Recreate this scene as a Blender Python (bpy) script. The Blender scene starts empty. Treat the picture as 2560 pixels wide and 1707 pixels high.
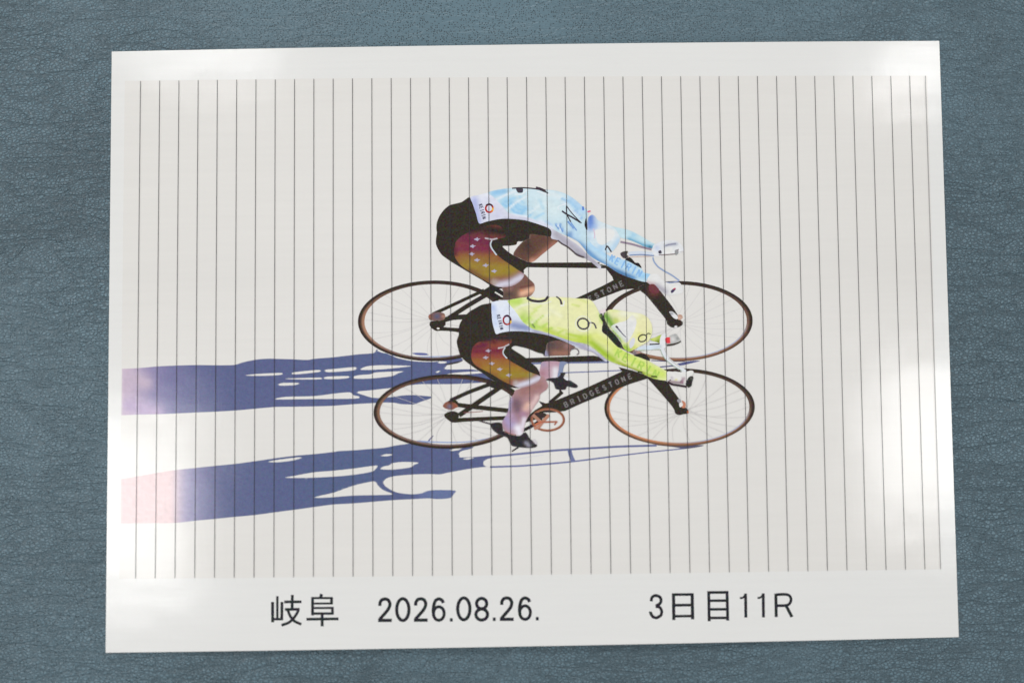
import bpy, bmesh, math, random
from mathutils import Vector, noise
from mathutils.geometry import tessellate_polygon

# ------------------------------------------------------------------ camera, world, lamps, exposure
scene = bpy.context.scene
MM = 0.001
cam_data = bpy.data.cameras.new('camera')
cam_data.lens = 35.0; cam_data.sensor_width = 36.0; cam_data.sensor_fit = 'HORIZONTAL'
cam_data.clip_start = 0.01; cam_data.clip_end = 50.0
cam = bpy.data.objects.new('camera', cam_data)
cam.location = (-9.48238*MM, -17.74675*MM, 351.40123*MM)
cam.rotation_euler = (0.05067, -0.00791, -0.01412)
cam_data.dof.use_dof = True
cam_data.dof.focus_distance = 0.3552
cam_data.dof.aperture_fstop = 1.8
scene.collection.objects.link(cam)
scene.camera = cam

world = bpy.data.worlds.new('World'); scene.world = world; world.use_nodes = True
bg = world.node_tree.nodes['Background']
bg.inputs['Color'].default_value = (0.93, 0.97, 1.0, 1); bg.inputs['Strength'].default_value = 0.33

def ceiling_or_fill_lamp(loc, size, radiance, aim=(0, 0, 0), roll=0.0, color=(1.0, 0.992, 0.985), spread=180):
    d = bpy.data.lights.new('ceiling_or_fill_lamp', 'AREA'); d.shape = 'RECTANGLE'; d.size, d.size_y = size
    d.energy = radiance*math.pi*size[0]*size[1]; d.color = color; d.spread = math.radians(spread)
    o = bpy.data.objects.new('ceiling_or_fill_lamp', d); o.location = loc
    q = (Vector(aim) - Vector(loc)).to_track_quat('-Z', 'Y'); o.rotation_euler = q.to_euler()
    o.rotation_euler.rotate_axis('Z', roll)
    scene.collection.objects.link(o); return o

# the four fittings mirrored in the gloss of the sheet (positions found by reflection)
def down_lamp(x, y, sx, sy, rad, roll=0.0): ceiling_or_fill_lamp((x, y, 1.5), (sx, sy), rad, (x, y, 0), roll)
down_lamp(-0.64, 0.640, 0.30, 0.05, 15, math.radians(-9))
down_lamp(0.88, 0.590, 0.24, 0.065, 18, math.radians(9))
down_lamp(-0.84, -0.22, 0.36, 0.36, 9.5)
down_lamp(0.90, -0.12, 0.32, 0.30, 9.5)
# unseen fill lamps added further off, outside the range mirrored in the sheet
ceiling_or_fill_lamp((-0.5, 2.3, 1.7), (2.6, 0.5), 9.0)
ceiling_or_fill_lamp((0.4, -2.6, 1.7), (2.6, 0.5), 2.5)
ceiling_or_fill_lamp((-2.5, 0.3, 1.7), (0.5, 2.2), 7.0)
ceiling_or_fill_lamp((2.6, 0.3, 1.7), (0.5, 2.2), 3.0)

scene.view_settings.view_transform = 'Standard'; scene.view_settings.look = 'None'
scene.view_settings.exposure = 0.0; scene.view_settings.gamma = 1.0; scene.view_settings.use_curve_mapping = False

# ------------------------------------------------------------------ helpers
col = scene.collection
ARCH = 1.85                      # the sheet rises a little towards its middle (mm)
STEP = 3.0                       # width of its flat strips (mm)
def lift(x):
    """height of the top of the sheet above its side edges (mm), piecewise flat in x"""
    k = math.floor(x/STEP + 1e-7); f = x/STEP - k
    h = lambda q: ARCH*(1 - (q*STEP/148.5)**2)
    return h(k)*(1 - f) + h(k + 1)*f
LAYER = 0.0008                   # thickness of one pass of ink (mm)

def lin(c):
    return tuple((v/255/12.92 if v <= 10 else ((v/255 + .055)/1.055)**2.4) for v in c)
INK_GAIN = 1.07
def ink(c): return tuple(max(0.0, min(0.95, v*INK_GAIN - 0.006)) for v in lin(c))

def new_mat(name):
    m = bpy.data.materials.new(name); m.use_nodes = True
    nt = m.node_tree; return m, nt, nt.nodes, nt.links, nt.nodes['Principled BSDF']

def print_material():
    m, nt, N, L, b = new_mat('glossy_photo_print')
    at = N.new('ShaderNodeAttribute'); at.attribute_name = 'ink'
    tc = N.new('ShaderNodeTexCoord')
    # fine coloured speckle of the inkjet, faint horizontal passes of the print head
    n1 = N.new('ShaderNodeTexNoise'); n1.inputs['Scale'].default_value = 1700; n1.inputs['Detail'].default_value = 2
    L.new(tc.outputs['Object'], n1.inputs['Vector'])
    sub = N.new('ShaderNodeVectorMath'); sub.operation = 'SUBTRACT'; L.new(n1.outputs['Color'], sub.inputs[0]); sub.inputs[1].default_value = (.5, .5, .5)
    lum = N.new('ShaderNodeRGBToBW'); L.new(at.outputs['Color'], lum.inputs[0])
    amp = N.new('ShaderNodeMapRange'); L.new(lum.outputs[0], amp.inputs[0]); amp.inputs[1].default_value = .2; amp.inputs[2].default_value = .6
    amp.inputs[3].default_value = .08; amp.inputs[4].default_value = .03
    sc = N.new('ShaderNodeVectorMath'); sc.operation = 'SCALE'; L.new(sub.outputs[0], sc.inputs[0]); L.new(amp.outputs[0], sc.inputs['Scale'])
    add = N.new('ShaderNodeVectorMath'); add.operation = 'ADD'; L.new(at.outputs['Color'], add.inputs[0]); L.new(sc.outputs[0], add.inputs[1])
    mp = N.new('ShaderNodeMapping'); mp.inputs['Scale'].default_value = (25, 620, 1); L.new(tc.outputs['Object'], mp.inputs[0])
    n2 = N.new('ShaderNodeTexNoise'); n2.inputs['Scale'].default_value = 1; n2.inputs['Detail'].default_value = 3; L.new(mp.outputs[0], n2.inputs['Vector'])
    r2 = N.new('ShaderNodeMapRange'); L.new(n2.outputs['Fac'], r2.inputs[0]); r2.inputs[1].default_value = .3; r2.inputs[2].default_value = .7; r2.inputs[3].default_value = .988; r2.inputs[4].default_value = 1.008
    mul = N.new('ShaderNodeVectorMath'); mul.operation = 'SCALE'; L.new(add.outputs[0], mul.inputs[0]); L.new(r2.outputs[0], mul.inputs['Scale'])
    mx = N.new('ShaderNodeVectorMath'); mx.operation = 'MAXIMUM'; L.new(mul.outputs[0], mx.inputs[0]); mx.inputs[1].default_value = (.003, .003, .003)
    L.new(mx.outputs[0], b.inputs['Base Color'])
    b.inputs['Roughness'].default_value = .14; b.inputs['IOR'].default_value = 1.5
    # orange-peel of the coating
    mp3 = N.new('ShaderNodeMapping'); mp3.inputs['Scale'].default_value = (260, 900, 1); L.new(tc.outputs['Object'], mp3.inputs[0])
    n3 = N.new('ShaderNodeTexNoise'); n3.inputs['Scale'].default_value = 1; n3.inputs['Detail'].default_value = 4; L.new(mp3.outputs[0], n3.inputs['Vector'])
    mp4 = N.new('ShaderNodeMapping'); mp4.inputs['Scale'].default_value = (22, 34, 1); L.new(tc.outputs['Object'], mp4.inputs[0])
    n4 = N.new('ShaderNodeTexNoise'); n4.inputs['Scale'].default_value = 1; n4.inputs['Detail'].default_value = 2; L.new(mp4.outputs[0], n4.inputs['Vector'])
    bp = N.new('ShaderNodeBump'); bp.inputs['Strength'].default_value = 1; bp.inputs['Distance'].default_value = 1.1e-5; L.new(n3.outputs['Fac'], bp.inputs['Height'])
    bp2 = N.new('ShaderNodeBump'); bp2.inputs['Strength'].default_value = 1; bp2.inputs['Distance'].default_value = 3.2e-4; L.new(n4.outputs['Fac'], bp2.inputs['Height']); L.new(bp.outputs[0], bp2.inputs['Normal'])
    L.new(bp2.outputs[0], b.inputs['Normal'])
    return m

def edge_material():
    m, nt, N, L, b = new_mat('paper_cut_edge'); b.inputs['Base Color'].default_value = (.80, .77, .66, 1); b.inputs['Roughness'].default_value = .7
    return m

def leather_material():
    m, nt, N, L, b = new_mat('blue_grey_leather')
    tc = N.new('ShaderNodeTexCoord')
    def noise_(scale, detail=2, vec=None, rough=.5, dist=0.0):
        n = N.new('ShaderNodeTexNoise'); n.inputs['Scale'].default_value = scale; n.inputs['Detail'].default_value = detail
        n.inputs['Roughness'].default_value = rough; n.inputs['Distortion'].default_value = dist
        L.new(vec or tc.outputs['Object'], n.inputs['Vector']); return n
    def rng(src, a, b_, c, d, smooth=False):
        r = N.new('ShaderNodeMapRange'); L.new(src, r.inputs[0]); r.inputs[1].default_value = a; r.inputs[2].default_value = b_; r.inputs[3].default_value = c; r.inputs[4].default_value = d
        if smooth: r.interpolation_type = 'SMOOTHSTEP'
        return r.outputs[0]
    def math_(op, a, b_):
        n = N.new('ShaderNodeMath'); n.operation = op
        for i, v in enumerate((a, b_)):
            if isinstance(v, (int, float)): n.inputs[i].default_value = v
            else: L.new(v, n.inputs[i])
        return n.outputs[0]
    # coordinates warped a little so that the grain is not regular
    wn = noise_(90, 2)
    ws = N.new('ShaderNodeVectorMath'); ws.operation = 'SCALE'; L.new(wn.outputs['Color'], ws.inputs[0]); ws.inputs['Scale'].default_value = .0014
    wa = N.new('ShaderNodeVectorMath'); wa.operation = 'ADD'; L.new(tc.outputs['Object'], wa.inputs[0]); L.new(ws.outputs[0], wa.inputs[1])
    rot = N.new('ShaderNodeMapping'); rot.inputs['Rotation'].default_value = (0, 0, math.radians(-24)); rot.inputs['Scale'].default_value = (1, 1.45, 1); L.new(wa.outputs[0], rot.inputs[0])
    # pores
    v1 = N.new('ShaderNodeTexVoronoi'); v1.inputs['Scale'].default_value = 1250; v1.inputs['Randomness'].default_value = .75; L.new(wa.outputs[0], v1.inputs['Vector'])
    pore = rng(v1.outputs['Distance'], .14, .40, 0, 1, True)
    # pebbles: cells with creases between them
    v2 = N.new('ShaderNodeTexVoronoi'); v2.feature = 'DISTANCE_TO_EDGE'; v2.inputs['Scale'].default_value = 740; L.new(rot.outputs[0], v2.inputs['Vector'])
    peb = rng(v2.outputs['Distance'], 0, .28, 0, 1, True)
    # long wrinkles running roughly across, and shorter ones aslant
    def wrinkles(ang, sx_, sy_, width):
        rw = N.new('ShaderNodeMapping'); rw.inputs['Rotation'].default_value = (0, 0, math.radians(ang)); rw.inputs['Scale'].default_value = (sx_, sy_, 1); L.new(wa.outputs[0], rw.inputs[0])
        wr = noise_(1, 3, rw.outputs[0], .55, .3)
        return rng(math_('ABSOLUTE', math_('SUBTRACT', wr.outputs['Fac'], .5), 0), 0, width, 0, 1, True)
    crease = math_('MULTIPLY', wrinkles(10, 22, 120, .035), wrinkles(-48, 45, 110, .022))
    fold = noise_(260, 3, rot.outputs[0], .6)
    # where the hide is smooth and porous, where it is pebbled
    patch = noise_(9, 2); mask = rng(patch.outputs['Fac'], .42, .6, 0, 1, True)
    sx = N.new('ShaderNodeSeparateXYZ'); L.new(tc.outputs['Object'], sx.inputs[0])
    side = rng(math_('ABSOLUTE', sx.outputs['X'], 0), .06, .15, 0, 1, True)
    low = rng(sx.outputs['Y'], .02, -.11, 0, 1, True)
    mask = math_('MINIMUM', math_('ADD', math_('MULTIPLY', mask, .45), math_('MULTIPLY', math_('MAXIMUM', side, low), .75)), 1)
    h = math_('ADD', math_('MULTIPLY', pore, math_('SUBTRACT', .9, math_('MULTIPLY', mask, .45))), math_('MULTIPLY', peb, math_('MULTIPLY', mask, 1.2)))
    h = math_('ADD', h, math_('MULTIPLY', crease, math_('ADD', .4, math_('MULTIPLY', mask, 1.2))))
    h = math_('ADD', h, math_('MULTIPLY', fold.outputs['Fac'], 1.1))
    bp = N.new('ShaderNodeBump'); bp.inputs['Strength'].default_value = .8; bp.inputs['Distance'].default_value = 1.6e-4; L.new(h, bp.inputs['Height'])
    L.new(bp.outputs[0], b.inputs['Normal'])
    # dye colour, with the shade of pores and creases painted darker into it
    tone = noise_(16, 3); t = rng(tone.outputs['Fac'], .35, .65, .92, 1.07)
    c1 = N.new('ShaderNodeMix'); c1.data_type = 'RGBA'; c1.inputs['A'].default_value = (.010, .019, .024, 1); c1.inputs['B'].default_value = (*DYE, 1)
    k = math_('MULTIPLY', math_('ADD', .55, math_('MULTIPLY', pore, .45)), math_('ADD', .42, math_('MULTIPLY', math_('MULTIPLY', math_('ADD', .3, math_('MULTIPLY', crease, .7)), peb), .58)))
    k = math_('ADD', math_('MULTIPLY', k, mask), math_('MULTIPLY', math_('ADD', .2, math_('MULTIPLY', pore, .8)), math_('SUBTRACT', 1, mask)))
    L.new(k, c1.inputs['Factor'])
    c2 = N.new('ShaderNodeVectorMath'); c2.operation = 'SCALE'; L.new(c1.outputs['Result'], c2.inputs[0]); L.new(t, c2.inputs['Scale'])
    L.new(c2.outputs[0], b.inputs['Base Color'])
    b.inputs['Roughness'].default_value = .38; b.inputs['Specular IOR Level'].default_value = .5
    return m
DYE = (.116, .188, .228)
PRINT = print_material(); EDGE = edge_material(); LEATHER = leather_material()

# ------------------------------------------------------------------ the leather top
def leather():
    bm = bmesh.new(); nx, ny = 150, 110; x0, x1, y0, y1 = -330, 330, -240, 240; g = []
    for j in range(ny + 1):
        row = []
        for i in range(nx + 1):
            x = x0 + (x1 - x0)*i/nx; y = y0 + (y1 - y0)*j/ny
            out = max(0, abs(x) - 150)/60.0; outy = max(0, abs(y) - 112)/80.0
            z = -0.32 - 0.10*max(0, noise.noise((x*.02, y*.02, 3.0)) + .2) - 2.6*out**2/(1 + .35*out) - 1.6*outy**2
            z += .35*min(1, out + outy)*noise.noise((x*.012, y*.018, 8.0))
            row.append(bm.verts.new((x*MM, y*MM, z*MM)))
        g.append(row)
    for j in range(ny):
        for i in range(nx): bm.faces.new((g[j][i], g[j][i+1], g[j+1][i+1], g[j+1][i]))
    me = bpy.data.meshes.new('leather_tabletop'); bm.to_mesh(me); bm.free()
    for p in me.polygons: p.use_smooth = True
    me.materials.append(LEATHER)
    o = bpy.data.objects.new('leather_tabletop', me); col.objects.link(o); o['kind'] = 'structure'
    o['label'] = 'blue-grey grained leather top under the photo print'
    return o
leather()

# ------------------------------------------------------------------ the artwork of the print, paper millimetres
# P polygon: outline, holes, colour, tone areas (polyline, reach, colour), sharp | S stroke: line, width start/end, colour, sharp
# R ring: outline, width, colour | W wheel: centre, outer radii, inner radii | K spokes | T letter
ART = [
 ('shadow_picture', None, 'printed blue-violet shadow trailing from the upper bicycle', [
  ('P', '-143.8,-7.69 -143.8,-7.69 -138.41,-7.56 -131.36,-7.04 -124.31,-6.81 -117.27,-6.75 -110.65,-6.93 -105.28,-6.96 -103.21,-6.7 -101.14,-6.03 -96.6,-5.15 -92.88,-4.91 -89.78,-4.96 -82.97,-5.26 -78.43,-5.53 -75.96,-5.16 -69.18,-4.69 -62.21,-3.96 -59.01,-3.71 -55.62,-3.53 -54.68,-3.13 -54.19,-2.27 -53.58,-2.2 -53.66,-2.73 -51.86,-3.43 -50.36,-3.68 -46.61,-5.31 -40.98,-6.52 -33.46,-6.81 -25.11,-5.54 -23.87,-6.51 -25.63,-7.16 -27.89,-7.63 -29.15,-7.99 -30.17,-9.36 -27.16,-9.62 -19.14,-9.84 -13.67,-13.22 -15.19,-14.2 -26.03,-14.7 -33.54,-14.67 -39.17,-14.59 -44.81,-15.18 -48.57,-15.73 -51.2,-15.96 -56.09,-16.45 -60.23,-16.77 -60.79,-17.36 -58.73,-18.1 -56.11,-18.96 -53.86,-19.18 -51.23,-19.14 -48.6,-18.88 -44.84,-18.41 -41.09,-18.35 -37.34,-18.7 -35.09,-19 -35.47,-19.74 -38.86,-20.82 -41.12,-21.61 -45.62,-21.47 -47.87,-20.99 -51.24,-20.83 -55.37,-20.96 -62.13,-21.24 -69.27,-21.7 -75.61,-21.82 -83.02,-21.84 -89.61,-21.83 -96.62,-22.35 -103.63,-22.87 -110.64,-23.18 -117.24,-23.38 -124.26,-23.61 -131.71,-23.79 -138.33,-23.82 -143.92,-23.95 -143.92,-23.95', ['-100.11,-10.7 -96.6,-10.22 -90,-9.98 -87.32,-10.02 -87.94,-10.63 -94.13,-10.87', '-83.88,-10.24 -82.75,-9.76 -75.98,-9.15 -74.09,-9.17 -74.47,-9.81 -82.38,-10.52', '-72.02,-9.09 -69.2,-8.83 -62.43,-8.28 -61.3,-8.56 -62.43,-9.41 -71.09,-9.93', '-59.61,-9.26 -57.54,-8.09 -52.27,-7.75 -42.31,-8.12 -44.76,-8.53 -52.28,-9.18', '-86.15,-11.97 -78.62,-11.81 -73.92,-11.81 -74.11,-12.37 -82.38,-12.25', '-72.6,-11.9 -71.1,-11.47 -64.33,-11.38 -64.14,-12.02 -67.34,-12.35 -71.85,-12.32', '-61.88,-11.49 -59.81,-11.07 -56.05,-10.82 -54.17,-10.24 -45.14,-9.96 -46.65,-10.65 -49.29,-11.67 -56.06,-12.32 -61.7,-12.32', '-88.6,-13.93 -86.9,-13.46 -81.64,-13.54 -82.77,-14.27 -87.66,-14.39', '-89.36,-19.17 -86.16,-18.35 -76.01,-18.23 -69.25,-17.46 -63.61,-17.09 -62.49,-18.05 -60.42,-18.64 -61.74,-19.29 -76.02,-19.24', '-32.52,-6.99 -31.64,-6.7 -29.64,-6.86 -30.14,-7.35 -31.9,-7.4', '-29.94,-11.41 -27.68,-10.89 -22.66,-10.51 -17.27,-10.41 -17.1,-10.97 -22.67,-11.34 -27.68,-11.57', '-33.18,-10.32 -32.05,-9.96 -32.31,-10.45 -32.94,-10.65'], (91, 98, 137), [('-139.24,-7.34 -139.15,-24.22', 17.53, (128, 122, 164)), ('-143.8,-7.69 -143.71,-23.96', 7.93, (196, 176, 194)), ('-140.83,-20.5 -132.12,-23.5', 2.92, (172, 152, 184)), ('-140.88,-10.62 -135.48,-12.75', 2.5, (190, 172, 190)), ('-67.33,-11.41 -48.53,-9.8', 10.85, (88, 98, 136))], 0),
  ('S', '-0.18,-7.93 6.99,-7.78 17.75,-7.78 27.45,-7.77', 0.617, 0.617, (112, 120, 160), 0),
  ('S', '11.24,-11.31 21.28,-11.06 32.06,-10.74', 0.399, 0.399, (112, 118, 158), 0),
  ('S', '10.57,-8.33 10.19,-9.76 10.88,-11.2', 0.943, 0.943, (130, 138, 172), 0),
  ('S', '45.38,-9.74 48.63,-9.5 52.24,-9.19', 0.472, 0.472, (92, 96, 130), 0),
  ('P', '51.16,-8.82 55.15,-7.94 57.68,-7.68 59.66,-7.78 57.3,-8.4 52.95,-9.34', [], (88, 92, 135), [], 0),
  ('S', '42.43,-7.38 46.71,-7.69 54.27,-7.89', 0.33, 0.33, (70, 72, 110), 0),
  ('P', '-41.65,-3.68 -39.64,-3.53 -36.88,-3.74 -35.76,-4.39 -38.14,-4.48 -40.15,-4.27', [], (100, 106, 158), [], 0),
  ('S', '-48.67,-4.33 -43.66,-5.03 -37.64,-5.06 -30.12,-4.97 -24.85,-4.79', 0.356, 0.356, (150, 165, 205), 0),
  ('P', '-25.12,-6.67 -23.74,-6.56 -25.63,-7.41 -28.9,-7.99 -30.15,-7.73', [], (70, 66, 72), [], 0),
 ]),
 ('shadow_picture', None, 'printed blue-violet shadow trailing from the lower bicycle', [
  ('P', '-144,-46.27 -144,-46.27 -138.22,-45.33 -131.21,-44.19 -124.21,-43.26 -117.21,-42.62 -110.62,-42.01 -103.63,-41.41 -96.64,-40.57 -89.65,-39.64 -83.08,-38.92 -76.1,-38.42 -69.35,-37.77 -67.47,-37.5 -62.42,-37.31 -55.48,-36.84 -51.36,-36.53 -48.36,-35.94 -44.99,-35.5 -41.99,-35.17 -37.49,-34.75 -31.23,-36.13 -24.81,-36.22 -20.32,-36.76 -22.26,-37.6 -24.19,-37.98 -25.48,-38.77 -25.33,-40.05 -24.85,-40.31 -20.04,-40.19 -13.94,-39.73 -13.95,-40.59 -15.56,-40.99 -16.85,-41.76 -17.02,-42.72 -16.23,-43.53 -14.31,-43.88 -16.43,-43.71 -21.01,-44.18 -28.09,-45.32 -32.26,-46.09 -30.49,-45.76 -32.37,-46.11 -35.36,-45.95 -41.34,-45.98 -47.7,-46.45 -50.7,-47.15 -52.01,-48.43 -51.46,-49.74 -49.61,-51.07 -47,-52.22 -42.15,-52.84 -38.78,-52.52 -36.91,-51.8 -33.92,-51.48 -27.01,-51.76 -27.58,-53.05 -28.72,-54.34 -33.2,-54.64 -36.19,-54.34 -41.79,-54.52 -48.89,-54.79 -55.61,-55.25 -62.53,-55.71 -69.44,-55.99 -75.76,-56.74 -83.13,-57.65 -90.1,-58.45 -97.07,-59.29 -103.83,-59.82 -110.6,-60.42 -117.79,-60.98 -124.15,-61.59 -135.26,-61.61 -143.91,-61.55 -143.91,-61.55', ['-92.22,-40.88 -89.6,-40.36 -82.85,-39.56 -80.6,-39.59 -83.6,-40.55 -89.22,-41.11', '-86.24,-46.47 -83.05,-45.88 -76.12,-44.75 -69.38,-44.29 -62.45,-43.64 -55.53,-42.8 -54.03,-42.83 -54.79,-43.93 -56.29,-44.84 -62.47,-45.8 -69.39,-46.33 -78.75,-46.65', '-75.97,-53.56 -73.54,-52.78 -69.42,-51.91 -62.49,-49.59 -56.31,-48.26 -54.82,-48.39 -53.89,-49.71 -52.22,-51.22 -49.06,-52.6 -50.74,-52.91 -62.51,-53 -71.3,-53.55', '-52.92,-43.96 -51.79,-43.04 -49.91,-42.7 -48.79,-41.97 -45.04,-41.57 -39.81,-41.91 -41.31,-42.63 -42.81,-43.54 -48.8,-44.2', '-52.69,-39.38 -51.01,-38.77 -48.76,-38.99 -50.64,-39.52', '-28.52,-37.7 -26.74,-37.21 -24.66,-37.18 -25.79,-37.74 -28.04,-38.03', '-24.22,-40.86 -22.29,-40.47 -20.37,-40.5 -22.3,-41.05'], (90, 98, 136), [('-125.03,-42.44 -124.97,-62.39', 11.69, (142, 138, 174)), ('-144.02,-42.6 -143.9,-62.97 -142.25,-62.99 -142.36,-42.62 -140.71,-42.64 -140.6,-63.01 -138.96,-63.03 -139.06,-42.66 -137.41,-42.68 -137.31,-63.05 -135.66,-63.07 -135.76,-42.7 -134.11,-42.73 -134.02,-63.09 -132.37,-63.11 -132.46,-42.75 -130.81,-42.77 -130.73,-63.13 -129.08,-63.15 -129.16,-42.79 -127.51,-42.81 -127.44,-63.17', 4.38, (217, 190, 190)), ('-71.27,-48.72 -56.27,-41.49', 10.43, (86, 98, 134)), ('-37.66,-52.54 -28.33,-53.04', 3.34, (104, 116, 156))], 0),
  ('S', '-14.31,-40.14 -7.23,-39.62 5.28,-38.56 12.79,-38.13 29.48,-37.38 43.69,-37.18', 0.72, 0.72, (108, 113, 152), 0),
  ('S', '-14.77,-43.78 -3.12,-43.53 13.13,-42.41 26.91,-40.91 40.72,-39.46 54.54,-38.26 59.59,-37.42', 0.635, 0.339, (108, 113, 156), 0),
  ('S', '13,-37.85 13.5,-40.13 14.38,-42.22', 1.439, 1.439, (110, 117, 156), 0),
  ('P', '42.86,-36.92 51.22,-37.29 60.22,-37.3 57.48,-38.09 53.28,-38.45 49.53,-37.77', [], (88, 86, 110), [], 0),
  ('S', '-8.83,-41.72 -2.4,-40.7 4.04,-39.83', 0.163, 0.163, (205, 205, 215), 0),
  ('S', '-36.19,-34.46 -35.37,-33.51 -34.47,-32.62', 0.522, 0.261, (98, 98, 140), 0),
  ('S', '-40.2,-34.4 -34.42,-34.8 -28,-35.05 -21.58,-34.82 -15.14,-33.8 -11.28,-32.73', 0.49, 0.261, (150, 165, 205), 0),
 ]),
 ('bicycle_picture', None, 'printed black track bicycle of the upper rider', [
  ('S', '-34.23,9.93 -24.89,14.09 -16.03,18.14', 1.168, 1.168, (51, 45, 37), 0),
  ('S', '-28.47,8.59 -21.38,13.03 -14.03,17.23', 1.575, 1.575, (51, 45, 37), 0),
  ('S', '-31.49,7.37 -27.46,8.58 -21.43,8.87', 1.778, 1.778, (51, 45, 37), 0),
  ('P', '-35.4,6.17 -34.89,7.42 -32.5,7.64 -29.99,7.35 -29.75,6.09 -30.26,5.34 -24.99,4.89 -23.49,4.49 -23.5,3.23 -27.51,3.79 -31.28,4.05 -33.04,4 -34.53,4.9', [], (51, 45, 37), [], 0),
  ('P', '-15.27,18.76 -13.24,19.74 -10.99,18.7 -9.24,17.41 -9.51,16.41 -12.27,17.2 -12.53,16.45 -9.52,15.4 -11.04,14.66 -13.54,15.96 -15.8,16.24 -17.81,17.02', [], (51, 45, 37), [], 0),
  ('P', '-1.12,27.69 1.48,27.66 25.02,27.47 21.84,27.51 24.42,26.67 27.29,25.33 19.5,25.51 10.85,25.74 2.6,25.96 -1,26.07', [], (51, 45, 37), [], 1),
  ('P', '24.43,26.96 27.02,26.34 31.03,24.56 40.76,20.38 43.06,19.77 39.56,17.93 38.69,18.09 33.2,17.72 22.31,13.82 20.17,14.71 16.14,14.79 20.2,16.59 25.73,19.12 29.66,21.1 29.25,22.26 27,25.33', [], (51, 45, 37), [], 1),
  ('P', '38.18,18.19 41.24,19.79 43.25,19.26 45.99,17.2 49.68,12.35 51.75,9.16 52.72,7 53.83,5.98 53.6,4.84 51.51,3.99 49.5,4.27 48.26,5.42 47.79,7.06 44.6,11.15 41.15,15.49', [], (51, 45, 37), [('43.97,17.23', 1.78, (120, 60, 62))], 0),
 ]),
 ('spokes', 2, None, [
  ('K', '-34.08,7.64 24.06,12.9 -33,7.39', 22, (203, 200, 198), 0.13, 3),
 ]),
 ('spokes', 2, None, [
  ('K', '52.04,6.33 24.39,12.95 52.81,5.48', 22, (206, 203, 201), 0.12, 5),
 ]),
 ('wheel', 2, None, [
  ('W', '-34.08,7.61 26.49,14.22 24.18,12.9', 'rear_up'),
 ]),
 ('wheel', 2, None, [
  ('W', '52.04,6.33 26.6,14.17 24.51,12.85', 'front_up'),
 ]),
 ('hub', 2, None, [
  ('P', '-35.8,9.2 -34.99,10.07 -32.47,10.66 -30.21,10.13 -29.85,8.86 -30.48,7.86 -33,7.65 -35.26,7.93', [], (126, 92, 82), [('-32.73,9.15', 1.17, (88, 92, 118)), ('-30.35,9.12', 0.51, (196, 150, 128)), ('-35.5,9.19', 0.56, (170, 104, 84))], 0),
  ('P', '-32.9,4.88 -32.4,5.25 -31.77,4.86 -32.4,4.49', [], (225, 220, 215), [], 0),
 ]),
 ('hub', 2, None, [
  ('P', '52.24,8.52 53.51,8.51 53.86,7.49 52.96,6.74 52.08,7.01', [], (190, 150, 130), [('52.85,7.5', 0.38, (225, 200, 190))], 0),
  ('P', '49.11,9.57 50.38,9.68 52.11,8.02 51.83,7.01 50.58,7.53', [], (225, 225, 226), [('49.86,9.06', 0.64, (120, 120, 130))], 0),
  ('P', '50.76,4.25 51.28,4.8 51.9,4.49 51.63,3.86', [], (215, 212, 212), [], 0),
 ]),
 ('frame_lettering', 2, None, [
  ('T', 'E', '21.38,14.67', -25.5, 1.8, 1.684, (122, 119, 120), 0.435),
  ('T', 'S', '23.59,15.69', -25.5, 1.8, 1.684, (122, 119, 120), 0.435),
  ('T', 'T', '25.8,16.72', -25.5, 1.8, 1.684, (122, 119, 120), 0.435),
  ('T', 'O', '28.01,17.75', -25.5, 1.8, 1.684, (122, 119, 120), 0.435),
  ('T', 'N', '30.22,18.77', -25.5, 1.8, 1.684, (122, 119, 120), 0.435),
  ('T', 'E', '32.43,19.8', -25.5, 1.8, 1.684, (122, 119, 120), 0.435),
 ]),
 ('cyclist_picture', None, 'printed crouched rider in pale blue jersey and black shorts', [
  ('P', '-20.72,51.2 -19.59,48.62 -18.48,45.11 -17.51,41.9 -15.05,42.39 -11,43.21 -8.11,43.4 -4.64,43.18 -0.9,42.64 3.42,41.28 7.15,39.78 8.05,38.37 7.62,36.78 3.93,37.32 0.62,37.71 0.16,36.14 -2.02,35.3 -3.98,35.21 -4.54,34.12 -7.09,33.74 -9.34,33.6 -7.69,31.89 -5.63,30.42 -3.12,29.08 -0.82,28.03 1.53,27.54 1.51,26.27 -0.8,26.01 -1.96,25.01 -1.98,24 -4.11,19.97 -11.33,18.48 -14.18,20.05 -17.04,21.94 -21.04,24.31 -24.18,26.26 -27.9,28.63 -30.76,30.81 -32.23,33.04 -32.85,34.84 -32.77,36.87 -32.47,38.61 -32.65,40.36 -32.43,42.39 -31.48,44.7 -29.72,47.01 -27.68,48.53 -23.92,49.41 -22.46,50.26', [], (51, 45, 37), [], 0),
 ]),
 ('far_thigh', 10, None, [
  ('P', '0.62,37.82 3.93,37.37 7.53,36.75 8.82,36.18 10.49,35.37 7.91,33.14 4.69,30.57 1.34,27.95 -1.11,28.18 -3.11,29.17 -5.55,30.47 -4.5,32.72 -2.02,35.3 0.02,36.29', [], (104, 74, 62), [('9.08,34.29 1.48,28', 1.22, (158, 106, 90)), ('-1.03,33.84', 3.19, (78, 58, 50)), ('3.91,35.81', 1.74, (96, 68, 58)), ('1.2,28.15', 1.16, (196, 140, 120))], 0),
 ]),
 ('knee', 10, None, [
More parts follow.
